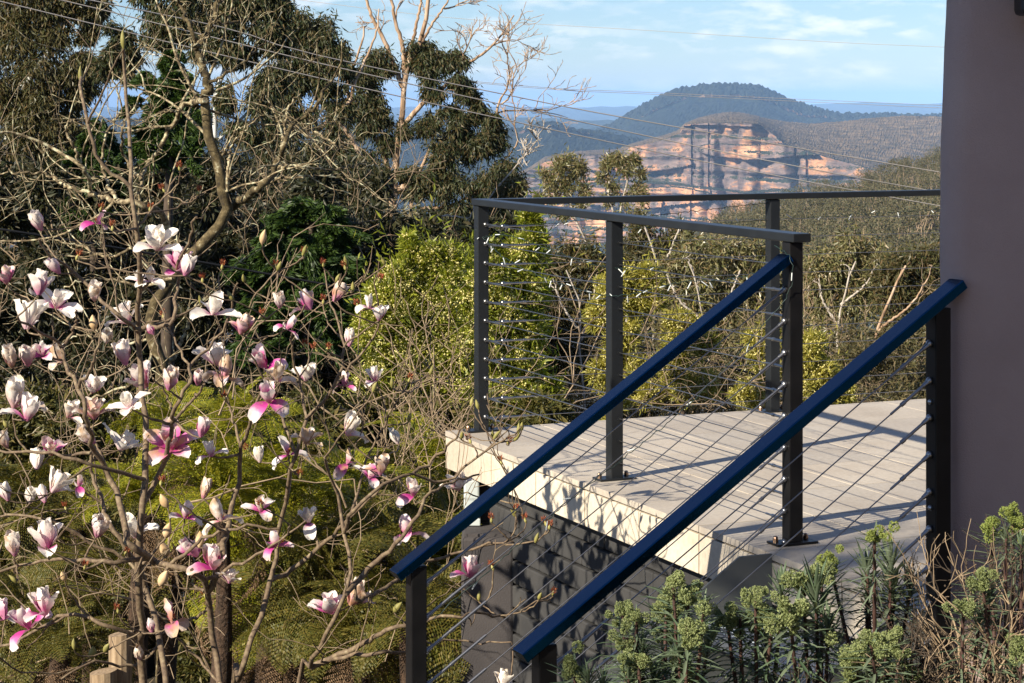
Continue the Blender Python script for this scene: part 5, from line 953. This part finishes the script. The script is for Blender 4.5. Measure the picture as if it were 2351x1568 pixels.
brush('dark bare shrub at the foot of the upper stair post', 2130, 5.0, 12, 802, .20, m_dark, 0); brush('tall dark dead stems against the pillar', 2290, 5.1, 4, 803, .42, m_dark, 60); brush('tangle of grey dead stems left of the pillar', 2185, 4.85, 13, 804, .17, m_twig, 0); brush('thin dark dead shrub beside the sunlit spurge', 1960, 5.0, 4, 805, .22, m_dark, 40); brush('dark dead stems low under the dark rosette', 1870, 4.9, 6, 806, .14, m_dark, 0); brush('dark bare stems in the bottom right corner', 2320, 4.8, 8, 807, .16, m_dark, 0)

# shade tree added out of view, left of the photographer; its crown throws the dappled shade over the lower stair and the bed
def shade_tree():
    rg = np.random.default_rng(66); c = np.array([-4.75, 1.05, 4.35]); g = float(gz(c[0], c[1])); t = thing('shade_tree', 'small evergreen tree added out of view to shade the garden bed', 'tree', (c[0], c[1], g)); net = Net()
    net.limb([(c[0], c[1], g - .1), (c[0] + .05, c[1], g + 2), (c[0], c[1], 3.6), tuple(c + [0, 0, .4])], .07, .02)
    u = unit(rg.normal(0, 1, (26, 3))) * rg.random((26, 1)) ** .4; C = c + u * [.55, .55, 1.15]; net.grow(C, r_tip=.004, rg=rg); net.mb.build('trunk', m_dark, t, smooth=True)
    v, f = foliage(C, np.full(26, .20), 75, .10, .035, rg, droop=.3); MB().add(v, f).build('crown', m_gum, t)
    h = thing('garden_hedge', 'dense dark hedge along the garden left of the stair', 'hedge', (-9, 0, -1.9)); x = rg.uniform(-13, -7.5, 260); y = rg.uniform(-6, 9, 260); C = np.c_[x, y, rg.uniform(-1.9, .9, 260)]
    v, f = foliage(C, np.full(260, .55), 70, .12, .06, rg, droop=0); MB().add(v, f).build('leaves', m_und, h)
shade_tree()
# ---------------------------------------------------------------- the blue mountain air
def haze():
    me = MB(); x0, x1, y0, y1, z0, z1 = -56000, 56000, -400, 76000, -520, 215
    me.box(((x0 + x1) / 2, (y0 + y1) / 2, (z0 + z1) / 2), (x1 - x0, y1 - y0, z1 - z0))
    m, t, o = M('mountain haze'); v = t.nodes.new('ShaderNodeVolumePrincipled')
    v.inputs['Color'].default_value = (.35, .59, 1.0, 1); v.inputs['Density'].default_value = 3.9e-5; v.inputs['Anisotropy'].default_value = -.35
    t.links.new(v.outputs[0], o.inputs['Volume'])
    try: m.cycles.homogeneous_volume = True
    except Exception: pass
    struct(me.build('haze', m), 'thin blue haze over the valley', 'stuff')
haze()
